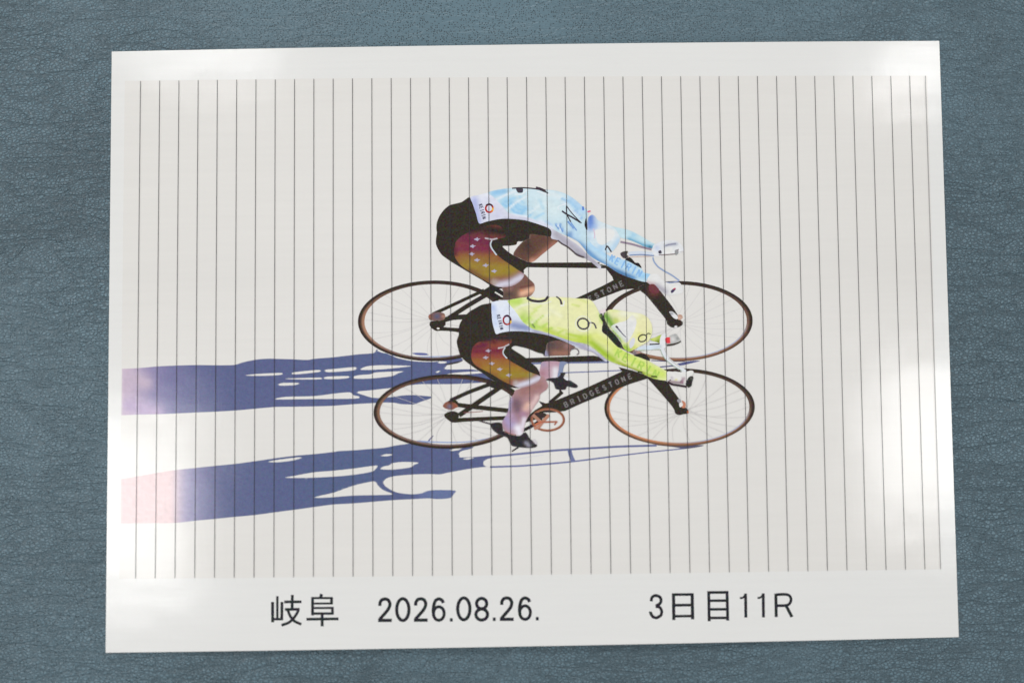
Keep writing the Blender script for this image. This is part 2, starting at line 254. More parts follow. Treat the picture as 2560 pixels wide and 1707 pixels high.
  ('P', '-9.73,19.33 -7,19.43 -4.69,20.13 -2.93,21.69 -1.87,23.7 -0.05,21.89 1.65,20.13 1.79,17.87 0.44,16.01 -1.3,15.46 -7.64,14.59 -10.8,14.72 -9.93,15.72 -9.19,16.86', [], (120, 88, 78), [('-1.21,21.67 0.79,20.2', 1.45, (120, 84, 74)), ('-2.72,16.78 1.04,18.17', 1.22, (226, 176, 146)), ('-2.7,17.93', 0.41, (214, 130, 90)), ('-3.26,18.95 1.07,19.76', 0.46, (112, 74, 64)), ('-9.64,15.43 -6.75,16.83', 1.74, (92, 74, 68)), ('-7.01,18.57', 1.05, (140, 104, 98))], 0),
  ('P', '-14.18,20.11 -11.9,18.92 -9.33,17.44 -9.21,15.71 -12.2,17.48 -9.64,15.71 -9.51,14.99 -11.38,14.87 -13.66,16.06 -14.21,18.09', [], (42, 37, 36), [], 1),
  ('S', '-12.26,17.43 -9.5,15.71', 0.523, 0.523, (214, 212, 205), 1),
 ]),
 ('thigh_panel', 10, None, [
  ('P', '-25.66,35.62 -23.48,37.56 -20.87,38.92 -17.39,40.33 -13.91,41.15 -11.03,41.11 -9.31,40.05 -8.19,37.12 -10.51,36.34 -13.06,35.56 -13.54,34.52 -13.09,33.07 -11.68,31.02 -9.46,29.02 -6.89,27.19 -4.04,25.18 -1.81,23.53 -2.94,21.55 -4.98,19.99 -7,19.29 -9.59,19.12 -11.89,19.5 -13.89,20.51 -17.03,22.29 -21.03,24.77 -24.17,27.13 -26.1,29.76 -26.54,31.86 -26.35,33.3', [], (132, 70, 62), [('-20.86,39.33 -16.81,40.14 -8.75,38.58', 2.32, (48, 40, 38)), ('-15.1,38.67', 1.16, (70, 44, 38)), ('-24.93,36.77 -18.31,35.81 -14,34.59', 2.18, (112, 48, 70)), ('-26.13,32.72 -19.78,32.92 -14.02,32.56', 1.45, (122, 50, 72)), ('-25.01,29.81 -19.83,29.45 -12.33,29.64', 1.6, (142, 94, 58)), ('-22.73,27.17 -14.11,26.18 -6.91,25.8', 2.61, (152, 126, 54)), ('-17.02,23.33 -11.25,24.41 -5.48,25.2', 1.74, (152, 130, 52)), ('-21.03,25.12 -14.17,21.27', 0.87, (120, 88, 54)), ('-11.31,19.78 -6.69,20.59 -2.92,22.56', 1.39, (206, 202, 216)), ('-12.45,20.95', 1.16, (176, 160, 150)), ('-26.4,34.17 -26.15,30.98', 0.87, (92, 44, 52))], 0),
  ('P', '-19.4,36.2 -18.53,36.65 -18.18,36.94 -17.89,36.47 -17.15,36.4 -17.84,35.95 -18.08,35.54 -18.59,35.84', [], (176, 170, 192), [], 0),
  ('P', '-21.01,33.75 -20.14,34.21 -19.79,34.49 -19.51,34.02 -18.76,33.96 -19.46,33.5 -19.7,33.1 -20.21,33.39', [], (176, 170, 192), [], 0),
  ('P', '-21.33,31 -20.46,31.45 -20.12,31.74 -19.83,31.27 -19.08,31.2 -19.78,30.75 -20.02,30.35 -20.53,30.64', [], (176, 170, 192), [], 0),
  ('P', '-19.49,28.8 -18.62,29.26 -18.27,29.54 -17.99,29.07 -17.24,29.01 -17.94,28.55 -18.17,28.15 -18.69,28.45', [], (176, 170, 192), [], 0),
  ('P', '-16.49,26.88 -15.62,27.33 -15.27,27.62 -14.99,27.15 -14.24,27.08 -14.93,26.63 -15.17,26.23 -15.69,26.52', [], (176, 170, 192), [], 0),
  ('P', '-13.49,24.81 -12.62,25.27 -12.27,25.55 -11.99,25.08 -11.24,25.02 -11.94,24.56 -12.17,24.16 -12.69,24.46', [], (176, 170, 192), [], 0),
  ('S', '-15.56,36.58 -13.97,36.27 -12.88,36.08 -11.09,36.41', 0.523, 0.523, (186, 176, 184), 0),
  ('S', '-13.06,35.74 -13.59,34.52 -13.21,33.01 -11.46,30.49', 0.494, 0.494, (196, 206, 214), 0),
 ]),
 ('white_panel', 10, None, [
  ('P', '-20.43,51.2 -17.82,51.92 -14.34,52.69 -12.62,51.44 -10.91,49.67 -9.2,47.9 -7.21,45.55 -3.76,44.4 0.27,43.65 3.43,42.35 6.3,40.86 10.3,38.34 13.16,36.56 17.73,33.31 20.56,30.37 25,26.54 24.97,25.04 22.24,27.3 19.39,29.17 15.67,31.3 13.68,33.07 10.54,35.37 7.96,36.19 8.05,38.37 7.15,39.78 3.42,41.28 -0.9,42.64 -4.64,43.18 -8.11,43.4 -11,43.21 -15.05,42.39 -17.51,41.84 -18.48,45.11 -19.59,48.62', [], (216, 218, 232), [('-19,50.07 -17.94,42.49', 1.45, (176, 182, 222)), ('-16.66,51.79 -14.34,52.49', 1.16, (226, 228, 238)), ('-10.98,44.72', 2.61, (205, 206, 226)), ('-8.1,43.52 -0.89,42.85', 0.73, (196, 196, 215)), ('9.71,37.48 17.69,31.28 23.39,27.14', 2.03, (176, 172, 184)), ('15.67,31.01 19.39,29.22', 0.41, (90, 88, 100))], 0),
  ('S', '10.26,35.43 11.68,34.26 13.68,33.07 15.39,31.6 17.09,30.12 19.39,29.28', 0.581, 0.581, (84, 74, 76), 0),
  ('R', '-12.56,47.13 -12.61,46.77 -12.74,46.43 -12.95,46.15 -13.21,45.93 -13.52,45.79 -13.85,45.75 -14.18,45.8 -14.48,45.94 -14.74,46.17 -14.94,46.46 -15.07,46.8 -15.1,47.16 -15.06,47.52 -14.93,47.86 -14.72,48.15 -14.45,48.37 -14.15,48.5 -13.82,48.54 -13.49,48.49 -13.18,48.35 -12.92,48.12 -12.72,47.83 -12.6,47.49', 0.639, (176, 44, 40)),
  ('S', '-14.98,48.21 -13.81,48.66 -12.72,48.06', 0.639, 0.639, (70, 44, 52), 0),
  ('S', '-12.5,47.36 -12.69,46.2', 0.581, 0.581, (236, 180, 60), 0),
  ('S', '-13.42,45.92 -12.69,46.14', 0.581, 0.581, (226, 110, 50), 0),
  ('T', 'K', '-16.88,48.35', 74, 0.871, 1.219, (84, 82, 104), 0.29),
  ('T', 'E', '-16.65,47.45', 74, 0.871, 1.219, (84, 82, 104), 0.29),
  ('T', 'I', '-16.41,46.54', 74, 0.871, 1.219, (84, 82, 104), 0.29),
  ('T', 'R', '-16.18,45.63', 74, 0.871, 1.219, (84, 82, 104), 0.29),
  ('T', 'I', '-15.94,44.73', 74, 0.871, 1.219, (84, 82, 104), 0.29),
  ('T', 'N', '-15.71,43.82', 74, 0.871, 1.219, (84, 82, 104), 0.29),
 ]),
 ('jersey', 10, None, [
  ('P', '-14.34,52.75 -11.44,53.62 -7.96,54.13 -4.48,54.29 -0.43,54.32 2.75,54.17 5.92,53.6 9.97,53.14 13.42,51.94 16.57,49.91 18.85,47.84 20.13,46.72 21.01,45.75 20.98,43.85 20.65,41.53 20.91,39.78 23.18,37.42 26,33.9 27.1,30.84 29.38,29.22 32.84,28.53 34.85,27.93 37.14,26.68 39.7,25.03 40.4,23.71 42.84,22.96 42.23,21.52 40.76,20.32 36.74,21.47 33.3,22.73 30.44,24.21 27.02,26.58 23.88,28.24 21.02,30.13 19.62,32.24 17.35,34.88 13.92,36.81 11.05,38.01 8.02,39.82 6.3,40.89 3.43,42.32 0.27,43.62 -3.76,44.37 -7.21,45.55 -9.2,47.9 -10.91,49.67 -12.62,51.44', [], (196, 220, 230), [('-12.03,52.6 -8.55,53.14', 1.45, (150, 195, 228)), ('-8.02,49.93 -2.29,46.36', 2.03, (168, 208, 232)), ('4.98,48.89 9.28,46.21', 3.77, (212, 228, 232)), ('-0.74,53.19 9.37,51.75 15.1,48.76', 1.16, (218, 230, 234)), ('-3.64,52.79 3.59,52.7', 2.03, (206, 226, 234)), ('15.12,49.64 19.4,46.09', 1.74, (176, 208, 234)), ('14.21,36.95 19.62,32.53 23.88,28.41 29.59,24.86 36.75,21.73', 1.22, (104, 152, 200)), ('15.09,37.52', 1.16, (92, 132, 190)), ('28.15,25.46 35.31,22.04', 0.75, (80, 122, 170)), ('21.95,33.66 28.23,29.23 36.83,25.64', 1.31, (176, 212, 238)), ('39.66,22.71 41.96,22.39', 1.45, (160, 205, 236)), ('16.82,37.5', 1.74, (190, 218, 236)), ('4.01,42.2 8.02,39.82', 0.87, (218, 222, 236)), ('-9.19,48.78 -7.76,47.59 -5.72,49.02', 0.49, (150, 198, 230)), ('-8.31,49.35 -4.82,50.82', 0.44, (160, 204, 232)), ('-6.03,46.99 -4.61,45.45 -2.6,44.96 -0.83,46.92', 0.52, (146, 196, 230)), ('-4.86,47.99 -3.44,46.6 -1.85,46.35', 0.44, (154, 200, 230)), ('-4.27,48.86 -2.56,47.53 -0.97,47.56', 0.41, (160, 204, 232)), ('-0.01,44 0.93,44.86 1.47,46.45', 0.44, (156, 202, 230)), ('-2.79,51.17 -1.81,48.97', 0.41, (160, 206, 232)), ('-12.06,49.98 -7.99,51.82 -4.79,53.09', 0.46, (224, 232, 238)), ('-7.19,46.71 -4.56,49.01 -0.48,51.29', 0.41, (222, 232, 238)), ('-6.35,44.95 -0.59,44.01', 0.41, (224, 230, 240)), ('0.59,45.45 4.1,48.02 6.43,48.87', 0.46, (218, 230, 234)), ('2,43.39 5.21,45.1', 0.46, (172, 210, 232)), ('4.13,49.77 5.24,46.84', 0.64, (186, 216, 230)), ('11.95,50.26 14.82,49.06 17.38,46.4', 0.46, (160, 200, 230)), ('16.5,45.83 18.77,43.18', 0.46, (146, 186, 228)), ('12.21,48.8 17.91,43.77', 0.46, (214, 228, 238)), ('9.77,41.26 10.9,39.21', 0.38, (130, 172, 216)), ('11.22,41.24 12.32,38.31', 0.38, (126, 166, 214)), ('10.35,40.96 11.75,38.32', 0.26, (222, 230, 240)), ('14.12,42.07 16.1,39.43', 0.41, (124, 164, 214)), ('6.32,42.17 8.03,40.99', 0.46, (180, 206, 232))], 0),
 ]),
 ('jersey_lettering', 10, None, [
  ('T', 'K', '29.37,28.78', 29, 1.916, 2.38, (142, 186, 230), 0.581),
  ('T', 'E', '31.26,27.71', 29, 1.916, 2.38, (142, 186, 230), 0.581),
  ('T', 'I', '33.15,26.64', 29, 1.916, 2.38, (142, 186, 230), 0.581),
  ('T', 'R', '35.03,25.58', 29, 1.916, 2.38, (142, 186, 230), 0.581),
  ('T', 'I', '36.92,24.51', 29, 1.916, 2.38, (142, 186, 230), 0.581),
  ('T', 'N', '38.8,23.44', 29, 1.916, 2.38, (142, 186, 230), 0.581),
  ('S', '9.48,40.97 10.61,39.5', 0.348, 0.348, (112, 150, 208), 0),
  ('S', '10.92,40.95 12.04,38.32', 0.348, 0.348, (112, 150, 208), 0),
  ('S', '13.83,42.08 15.82,39.73', 0.348, 0.348, (112, 150, 208), 0),
  ('S', '14.98,41.77 16.96,38.84', 0.348, 0.348, (112, 150, 208), 0),
  ('P', '-4.25,54.2 -2,54.17 -1.84,53.06 -2.2,52.57 -3.64,52.67', [], (70, 62, 74), [], 0),
  ('S', '-5.64,54.21 -2.17,54.35 1.3,54.07 3.61,53.72 5.34,53.26 7.06,52.22', 0.464, 0.464, (56, 48, 56), 0),
  ('S', '2.75,54.23 4.19,53.86 6.2,52.96', 0.987, 0.987, (66, 56, 64), 0),
  ('S', '-4.81,52.07 -2.2,52.13 -0.44,53.62', 0.348, 0.348, (232, 236, 240), 0),
  ('S', '3.02,53 5.61,52.23 7.77,51.48', 0.29, 0.29, (232, 236, 240), 0),
  ('S', '13.5,47.76 14.77,45.85 16.47,43.79 18.74,41.44', 0.348, 0.348, (70, 58, 66), 0),
  ('S', '11.87,45.89 13.3,44.85 15.59,43.51 18.45,41.67', 0.581, 0.581, (58, 50, 58), 0),
  ('S', '13.49,47.62 13.59,44.7 14.99,41.92', 0.406, 0.406, (66, 54, 62), 0),
  ('S', '11.01,46.19 10.45,47.36 13.36,48.49', 0.29, 0.29, (230, 234, 240), 0),
  ('S', '19.31,47.37 19.4,46.06', 0.639, 0.639, (92, 130, 206), 0),
 ]),
 ('far_arm', 10, None, [
  ('P', '27.29,40.87 30.75,39.89 34.21,39.18 37.08,38.07 40.8,35.99 43.37,34.27 44.66,33.62 43.91,32.23 41.02,32.79 38.73,33.92 35.86,35.18 32.41,36.15 29.55,37.93', [], (196, 222, 230), [('35.58,35.53 39.88,33.44 43.62,32.53', 0.87, (110, 170, 200)), ('42.75,32.54', 0.75, (60, 110, 140)), ('37.06,36.97', 1.16, (166, 206, 228))], 0),
 ]),
 ('helmet', 10, None, [
  ('P', '20.62,39.78 21.11,43.27 22.44,44.42 23.58,43.82 24.71,42.35 27.3,41.16 30.16,39.67 31.85,37.32 32.25,35.57 31.19,33.26 29.42,31.25 27.1,30.75 24.53,32.18 22.25,33.95 20.71,36.87', [], (208, 224, 232), [('21.84,43.55 22.07,40.35', 1.74, (96, 132, 206)), ('23.51,40.04', 1.16, (130, 170, 222)), ('25.5,37.98 28.96,37.35', 2.61, (226, 228, 228)), ('29.44,32.12 31.81,35.28', 0.99, (184, 210, 230)), ('25.39,32.17', 1.74, (172, 206, 232)), ('21.42,36.28', 1.45, (196, 216, 232))], 0),
  ('P', '23.49,38.87 27.26,39.41 29.86,38.8 30.35,37.34 28.92,35.32 26,33.61 24.28,34.5 23.74,36.84', [], (228, 228, 226), [], 0),
  ('P', '19.77,40.67 20.15,42.84 20.56,42.99 20.79,39.78 20.49,38.91', [], (42, 37, 36), [], 0),
  ('S', '22.93,39.46 23.32,37.42 23.15,35.97', 0.348, 0.348, (214, 190, 206), 0),
  ('S', '20.86,45.46 22.03,45.74', 0.523, 0.523, (220, 110, 140), 0),
  ('S', '27,31.8 27.58,33.19 28.29,32.42 29.07,31.11', 0.523, 0.523, (62, 54, 60), 0),
 ]),
 ('handlebar', 2, None, [
  ('S', '32.38,34.64 36.41,33.78 39.86,32.72 43.32,31.8', 0.697, 0.697, (150, 134, 150), 0),
  ('S', '35.18,30.3 38.66,30.61 44.15,30.14', 1.335, 1.335, (206, 214, 226), 0),
  ('S', '35.47,29.87 39.81,30.02 44.14,29.56', 0.406, 0.406, (128, 146, 184), 0),
  ('P', '32.24,30.34 33.18,31.14 34.92,31.3 34.6,30.02 35.45,29.14 33.42,28.82', [], (76, 68, 70), [], 0),
  ('S', '34.87,29.15 39.21,29.33 42.98,29.34', 0.29, 0.29, (212, 190, 180), 0),
  ('P', '43.62,32.24 44.22,33.39 45.39,34.1 48.6,35.09 52.07,34.75 53.79,33.57 54.91,31.81 54.3,30.8 52.26,30.1 48.48,29.71 45,29.31 43.59,30.78', [], (225, 226, 228), [('48.27,33.05 52.05,33.74', 0.7, (176, 180, 194)), ('45.35,32.22', 1.16, (196, 206, 226)), ('49.39,31.3', 1.45, (228, 226, 222))], 0),
  ('S', '48.27,33.05 49.73,33.47 52.05,33.74', 0.523, 0.523, (146, 148, 166), 0),
  ('P', '45.77,31.19 46.64,31.47 46.91,30.45 45.95,30.32', [], (74, 68, 84), [], 0),
  ('S', '45.88,29.83 48.49,29.91 51.97,30.25 52.88,31.84', 0.348, 0.348, (130, 112, 112), 0),
  ('P', '51.56,31.27 52.58,31.69 52.84,30.38 51.81,29.67', [], (150, 150, 152), [], 0),
  ('S', '52.85,30.82 54.6,31', 0.174, 0.174, (190, 180, 180), 0),
  ('S', '43.78,29.04 44.1,27.58 45.5,25.68 47.78,24.06 50.35,22.58 52.91,20.66', 0.494, 0.494, (146, 164, 198), 0),
  ('S', '52.76,20.46 50.58,20.02 47.98,20.06 45.7,21.42', 0.348, 0.348, (158, 170, 206), 0),
  ('P', '45.28,21.91 45.86,22.05 46.13,21.32 45.55,21.04', [], (130, 118, 122), [], 0),
  ('P', '33.99,28.29 35.45,29.14 36.59,28.26 37.44,27.2 38.73,27.01 39.71,25.32 38.28,25.91 35.7,27.4', [], (42, 37, 36), [], 0),
 ]),
 ('hand', 10, None, [
  ('P', '41.35,20.66 42.84,22.96 45.44,22.93 47.13,20.88 49.42,19.69 52.9,19.94 54.01,18.19 53.97,16.45 51.65,15.76 48.75,15.5 46.75,16.54 44.76,18.3 42.48,19.49', [], (226, 225, 224), [('44.78,18.88 47.91,16.81', 1.16, (176, 172, 182)), ('41.33,20.08 43.92,19.47', 0.7, (196, 176, 178)), ('51.14,18.8', 1.45, (226, 224, 220))], 0),
  ('P', '49.79,16.94 50.82,17.79 51.69,17.78 51.09,16.92 50.21,16.21', [], (72, 64, 92), [], 0),
  ('S', '50.68,17.65 51.55,17.93', 0.406, 0.406, (206, 70, 96), 0),
  ('P', '42.18,19.2 43.92,19.47 45.62,17.71 45.3,16.27 42.42,16.88', [], (112, 58, 64), [], 0),
 ]),
 ('bicycle_picture', None, 'printed black track bicycle of the lower rider', [
  ('S', '-28.33,-20.46 -22.02,-17.66 -14.9,-15.12', 1.306, 1.306, (51, 45, 37), 0),
  ('S', '-25.33,-25.64 -18.2,-20.93 -10.4,-15.73', 1.633, 1.633, (51, 45, 37), 0),
  ('S', '-26.25,-21.94 -19.83,-22.83 -7.3,-24.36', 1.502, 1.502, (51, 45, 37), 0),
  ('S', '-28.24,-27.36 -21.49,-27.14 -8.62,-26.78', 1.372, 1.372, (51, 45, 37), 0),
  ('P', '-30.11,-21.4 -28.16,-20.14 -26.23,-20.49 -25.61,-21.78 -27.54,-21.76 -29.15,-22.06', [], (51, 45, 37), [], 0),
  ('P', '-30.53,-25.25 -29.5,-24.62 -27.56,-24.16 -25.64,-24.83 -25.5,-26.28 -25.99,-27.23 -24.07,-27.9 -27.61,-28.11 -29.2,-27.19 -30.32,-26.21', [], (51, 45, 37), [], 0),
  ('P', '-15.54,-14.21 -11.67,-13.94 -9.1,-14.94 -7.19,-16.26 -5.12,-17.74 -5.61,-18.37 -7.84,-16.89 -10.09,-16.22 -12.67,-16.5 -14.91,-15.51', [], (51, 45, 37), [], 0),
  ('S', '-7.56,-15.22 -4.79,-17.19', 0.392, 0.392, (216, 214, 206), 1),
  ('S', '-18.28,-27.66 -13.48,-29.02 -9.3,-29.08', 0.522, 0.522, (86, 80, 82), 0),
  ('S', '-23.71,-24.76 -20.82,-24.68 -16.95,-24.35', 0.229, 0.229, (150, 96, 90), 0),
  ('P', '-3.41,-6.08 -0.9,-5.94 4.55,-5.85 22.14,-5.42 24.64,-6.04 26.92,-7.41 14.15,-7.53 4.52,-7.48 -0.08,-7.54', [], (51, 45, 37), [], 1),
  ('P', '30.86,-9.56 35.87,-10.89 41.69,-13.06 40.84,-13.72 34.94,-15.47 27.34,-18.29 18.08,-21.91 11.76,-24.65 8,-25.1 4.24,-25.05 1.29,-27.5 -2.07,-28.49 -2.25,-27.03 1.34,-24.17 3.86,-22.75 2.64,-21.07 5.13,-21.94 8.06,-21.14 20.27,-16.31 32.09,-11.09', [], (51, 45, 37), [], 1),
  ('S', '6.38,-21.75 8.92,-19.7 10.96,-17.97', 1.185, 1.185, (51, 45, 37), 0),
  ('S', '-2.94,-31.18 -0.42,-29.97 3.79,-27.54', 1.101, 1.101, (42, 37, 36), 0),
  ('P', '38.77,-12.6 41.7,-12.64 47.53,-14.81 49.36,-17.35 52,-21.14 53.62,-23.67 55.1,-25.03 54.82,-26.11 53.35,-26.38 51.88,-26.65 50.55,-26.13 49.84,-24.24 47.39,-21.08 41.25,-13.97', [], (51, 45, 37), [], 0),
 ]),
 ('spokes', 21, None, [
  ('K', '-28.82,-24.21 24.49,11.49 -28.22,-25.28', 22, (203, 200, 200), 0.12, 7),
 ]),
 ('spokes', 21, None, [
  ('K', '52.05,-23.95 24.68,11.97 54.03,-25.23', 22, (206, 203, 201), 0.12, 9),
 ]),
 ('wheel', 21, None, [
  ('W', '-28.82,-24.24 26.45,13 24.33,11.49', 'rear_lo'),
 ]),
 ('wheel', 21, None, [
  ('W', '52.05,-23.95 26.49,13.61 24.6,12.34', 'front_lo'),
 ]),
 ('hub', 21, None, [
  ('P', '-31.02,-22.35 -30.1,-21.08 -28.49,-20.78 -26.57,-21.45 -25.62,-22.59 -26.59,-23.06 -27.88,-23.68 -30.12,-23.17', [], (138, 84, 64), [('-28.67,-22.54', 0.85, (110, 110, 136)), ('-26.58,-22.41', 0.52, (150, 84, 60)), ('-28.33,-20.94', 0.65, (70, 52, 46))], 0),
 ]),
 ('hub', 21, None, [
  ('P', '52.83,-21.57 54.15,-22.43 54.03,-24.09 52.77,-24.08 53.22,-22.83', [], (196, 130, 104), [], 0),
  ('P', '51.88,-22.6 52.82,-22.2 53.21,-23.25 52.15,-23.98', [], (226, 224, 222), [], 0),
  ('P', '51.15,-21.55 52.01,-20.93 52.61,-21.99 51.76,-22.39', [], (150, 150, 156), [], 0),
  ('P', '54.42,-25.35 55.1,-25.15 55.16,-25.99 54.61,-26.19', [], (176, 100, 70), [], 0),
 ]),
 ('chainring', 21, None, [
  ('R', '11.42,-27.73 11.21,-28.72 10.62,-29.63 9.69,-30.41 8.49,-31 7.09,-31.36 5.6,-31.47 4.12,-31.32 2.73,-30.92 1.55,-30.29 0.65,-29.49 0.09,-28.56 -0.09,-27.56 0.12,-26.58 0.71,-25.66 1.64,-24.88 2.84,-24.29 4.23,-23.93 5.72,-23.82 7.21,-23.97 8.6,-24.37 9.78,-25 10.68,-25.8 11.24,-26.74', 0.593, (142, 88, 66)),
  ('R', '11,-27.72 10.81,-28.62 10.26,-29.46 9.4,-30.17 8.28,-30.71 6.99,-31.04 5.61,-31.14 4.23,-31 2.95,-30.63 1.85,-30.06 1.01,-29.33 0.49,-28.48 0.32,-27.57 0.52,-26.67 1.07,-25.83 1.93,-25.12 3.04,-24.58 4.33,-24.25 5.72,-24.15 7.1,-24.29 8.38,-24.66 9.48,-25.23 10.32,-25.97 10.84,-26.82', 0.254, (176, 120, 96)),
  ('P', '0.06,-25.61 3.41,-25.03 5.48,-25.9 3.79,-27.12 1.29,-27.5', [], (60, 48, 44), [], 0),
  ('S', '0.48,-25.82 2.53,-27.73 3.77,-28.78', 1.101, 1.101, (176, 128, 110), 0),
  ('S', '6.11,-25.91 4.2,-27.96 2.5,-30.01 0.82,-30.61', 1.101, 1.101, (184, 130, 108), 0),
  ('S', '3.36,-28.44 8.78,-28.36', 0.593, 0.593, (170, 104, 84), 0),
  ('S', '7.93,-29.47 8.99,-28.23', 0.508, 0.508, (170, 110, 90), 0),
  ('S', '1.26,-29.37 3.36,-28.36', 0.762, 0.762, (190, 110, 80), 0),
 ]),
 ('frame_lettering', 21, None, [
  ('T', 'B', '12.14,-22.41', -23.8, 1.609, 1.693, (126, 122, 121), 0.423),
  ('T', 'R', '14.39,-21.46', -23.8, 1.609, 1.693, (126, 122, 121), 0.423),
  ('T', 'I', '16.64,-20.51', -23.8, 1.609, 1.693, (126, 122, 121), 0.423),
  ('T', 'D', '18.89,-19.55', -23.8, 1.609, 1.693, (126, 122, 121), 0.423),
  ('T', 'G', '21.15,-18.6', -23.8, 1.609, 1.693, (126, 122, 121), 0.423),
  ('T', 'E', '23.4,-17.65', -23.8, 1.609, 1.693, (126, 122, 121), 0.423),
  ('T', 'S', '25.66,-16.7', -23.8, 1.609, 1.693, (126, 122, 121), 0.423),
  ('T', 'T', '27.92,-15.74', -23.8, 1.609, 1.693, (126, 122, 121), 0.423),
  ('T', 'O', '30.17,-14.79', -23.8, 1.609, 1.693, (126, 122, 121), 0.423),
  ('T', 'N', '32.43,-13.83', -23.8, 1.609, 1.693, (126, 122, 121), 0.423),
  ('T', 'E', '34.7,-12.88', -23.8, 1.609, 1.693, (126, 122, 121), 0.423),
 ]),
 ('cyclist_picture', None, 'printed crouched rider in lime green jersey numbered 6', [
  ('P', '-13.52,13.35 -14.8,13.37 -17.14,12.93 -19.03,11.93 -21.14,10.74 -23.03,8.94 -24.22,7.32 -24.89,5.92 -25.19,4.06 -25.13,2.65 -25.76,0.79 -25.84,-0.37 -25.49,-2.01 -24.82,-4.35 -23.44,-6.24 -21.36,-7.9 -18.83,-9.8 -16.98,-10.99 -13.98,-13.17 -11.44,-14.55 -8.2,-15.99 -3.55,-16.29 1.14,-14.03 3.21,-12.25 3.22,-11.5 2.02,-9.27 0.18,-7.73 0.07,-7.26 -1.88,-5.79 -3.85,-4.41 -5.69,-3.22 -6.71,-2.32 -5.67,-1.63 -3.81,-1.89 -0.33,-2.87 2.45,-4.08 4.31,-4.57 4.67,-5.32 5.15,-4.77 5.99,-1.98 6.94,-0.78 10.68,-0.41 13.12,-0.82 9.53,0.77 6.51,1.84 3.72,2.49 -0.23,3.2 -3.73,3.5 -7.23,3.5 -10.27,3.08 -12.03,2.63 -12.59,4.35 -13.25,7.16 -13.45,9.51', [], (51, 45, 37), [], 0),
 ]),
 ('far_leg', 30, None, [
  ('P', '3.43,-8.94 4.27,-7.32 10.33,-7.45 9.77,-9.96 9.31,-12.87 7.2,-13.37 5.1,-13.44 3.49,-12.55 3.05,-11.03', [], (186, 150, 164), [('8.65,-10.18 8.38,-12.74', 1.18, (226, 222, 228)), ('3.97,-11.51', 1.42, (172, 128, 140)), ('4.49,-8.26', 1.18, (170, 150, 176))], 0),
  ('P', '10.33,-7.45 12.89,-7.67 11.71,-8.82 11.15,-11.15 10.48,-12.42 9.31,-12.87 9.77,-10.19', [], (132, 142, 172), [], 0),
  ('P', '5.1,-13.67 6.74,-13.06 9.31,-12.87 10.49,-11.6 10.03,-11.25 12.13,-11.39 11.64,-12.55 12.55,-13.84 13.72,-13.97 16.3,-15.76 16.05,-16.61 14.6,-16.55 12.75,-16.1 12.03,-17.14 10.4,-17.23 8.54,-16.83 7.99,-15.06 6.72,-14.11', [], (48, 44, 48), [('13.73,-13.28 15.11,-14.23', 0.57, (130, 130, 140))], 0),
  ('S', '10.17,-16.95 10.2,-18.06', 0.708, 0.708, (51, 45, 37), 0),
  ('P', '11.4,-12.9 12.8,-12.8 13.95,-13.75 12.55,-14', [], (222, 222, 226), [], 0),
 ]),
 ('far_thigh', 30, None, [
  ('P', '6,-0.81 9.52,0.07 13.01,-0.79 15.67,-2.16 14.6,-3.15 13.88,-4.07 13.68,-5.17 9.43,-5.25 6.17,-5.37 4.88,-5.33 5.38,-3.14', [], (112, 84, 78), [('8.28,-4.35 12.95,-4.41', 1.06, (150, 108, 92)), ('12.99,-2.08', 1.18, (150, 112, 108)), ('5.26,-3.84 5.7,-5.24', 0.57, (156, 160, 190)), ('7.39,-1.53', 1.42, (86, 70, 72))], 0),
  ('S', '14.13,-3.26 15.77,-2.81 16.81,-3.53 16.91,-4.58 16.2,-5.04', 0.377, 0.377, (110, 100, 106), 0),
 ]),
 ('lower_leg', 30, None, [
  ('P', '-5.59,-17.25 -2.68,-16.32 0.55,-15.72 2.84,-13.66 4.15,-12.23 5.41,-14.02 6.03,-15.8 5.37,-17.08 3.24,-18.72 2.73,-20.64 0.49,-23.83 -0.89,-26.05 -1.82,-27.64 -2.56,-29.88 -2.98,-32.11 -4.21,-32.83 -6.14,-32.84 -8.7,-32.03 -9.71,-30.99 -10.41,-28.48 -8.93,-25.94 -8.1,-24.02 -7.74,-20.82 -6.19,-18.59', [], (172, 134, 138), [('-2.7,-17.61 2.81,-15.76', 1.96, (158, 116, 112)), ('-5.33,-21.75 -4.72,-23.69', 2.29, (118, 92, 104)), ('-1.16,-22.45 -2.15,-24.04', 1.11, (226, 184, 166)), ('2.1,-19.61 -0.21,-23.43', 0.91, (216, 186, 184)), ('-2.82,-25.64', 1.63, (166, 128, 150)), ('-8.31,-27.17 -7.05,-29.11', 2.29, (166, 150, 190)), ('-7.32,-25.9 -6.7,-27.51', 0.98, (176, 146, 172)), ('-4.82,-30.42 -4.2,-32.35', 1.47, (236, 232, 242)), ('-2.52,-27.25 -3.2,-29.8', 0.85, (226, 216, 228)), ('-7.24,-20.12 -7.78,-23.96', 0.65, (170, 160, 196))], 0),
 ]),
 ('shoe', 30, None, [
  ('P', '-14.44,-28.68 -10.58,-28.48 -9.97,-31.25 -8.7,-32.29 -6.14,-32.97 -4.05,-33.06 -2.85,-32.05 -1.88,-32.07 -0.69,-34.07 1.75,-36.28 1.26,-37.11 -0.74,-37.4 -4.91,-37.02 -7.09,-36.47 -8.03,-34.86 -8.72,-33.63 -11.91,-32.31 -13.82,-30.61', [], (48, 44, 46), [('-2,-35.59 -1.05,-36.56', 0.65, (150, 150, 164)), ('0.9,-35.31', 0.52, (150, 138, 142))], 0),
  ('S', '-7.02,-38.46 -5.88,-37.71 -4.75,-37.08', 0.457, 0.457, (42, 37, 36), 0),
  ('P', '0.26,-34.66 1.07,-34.35 1.92,-35.8 1.37,-36.12', [], (206, 200, 204), [], 0),
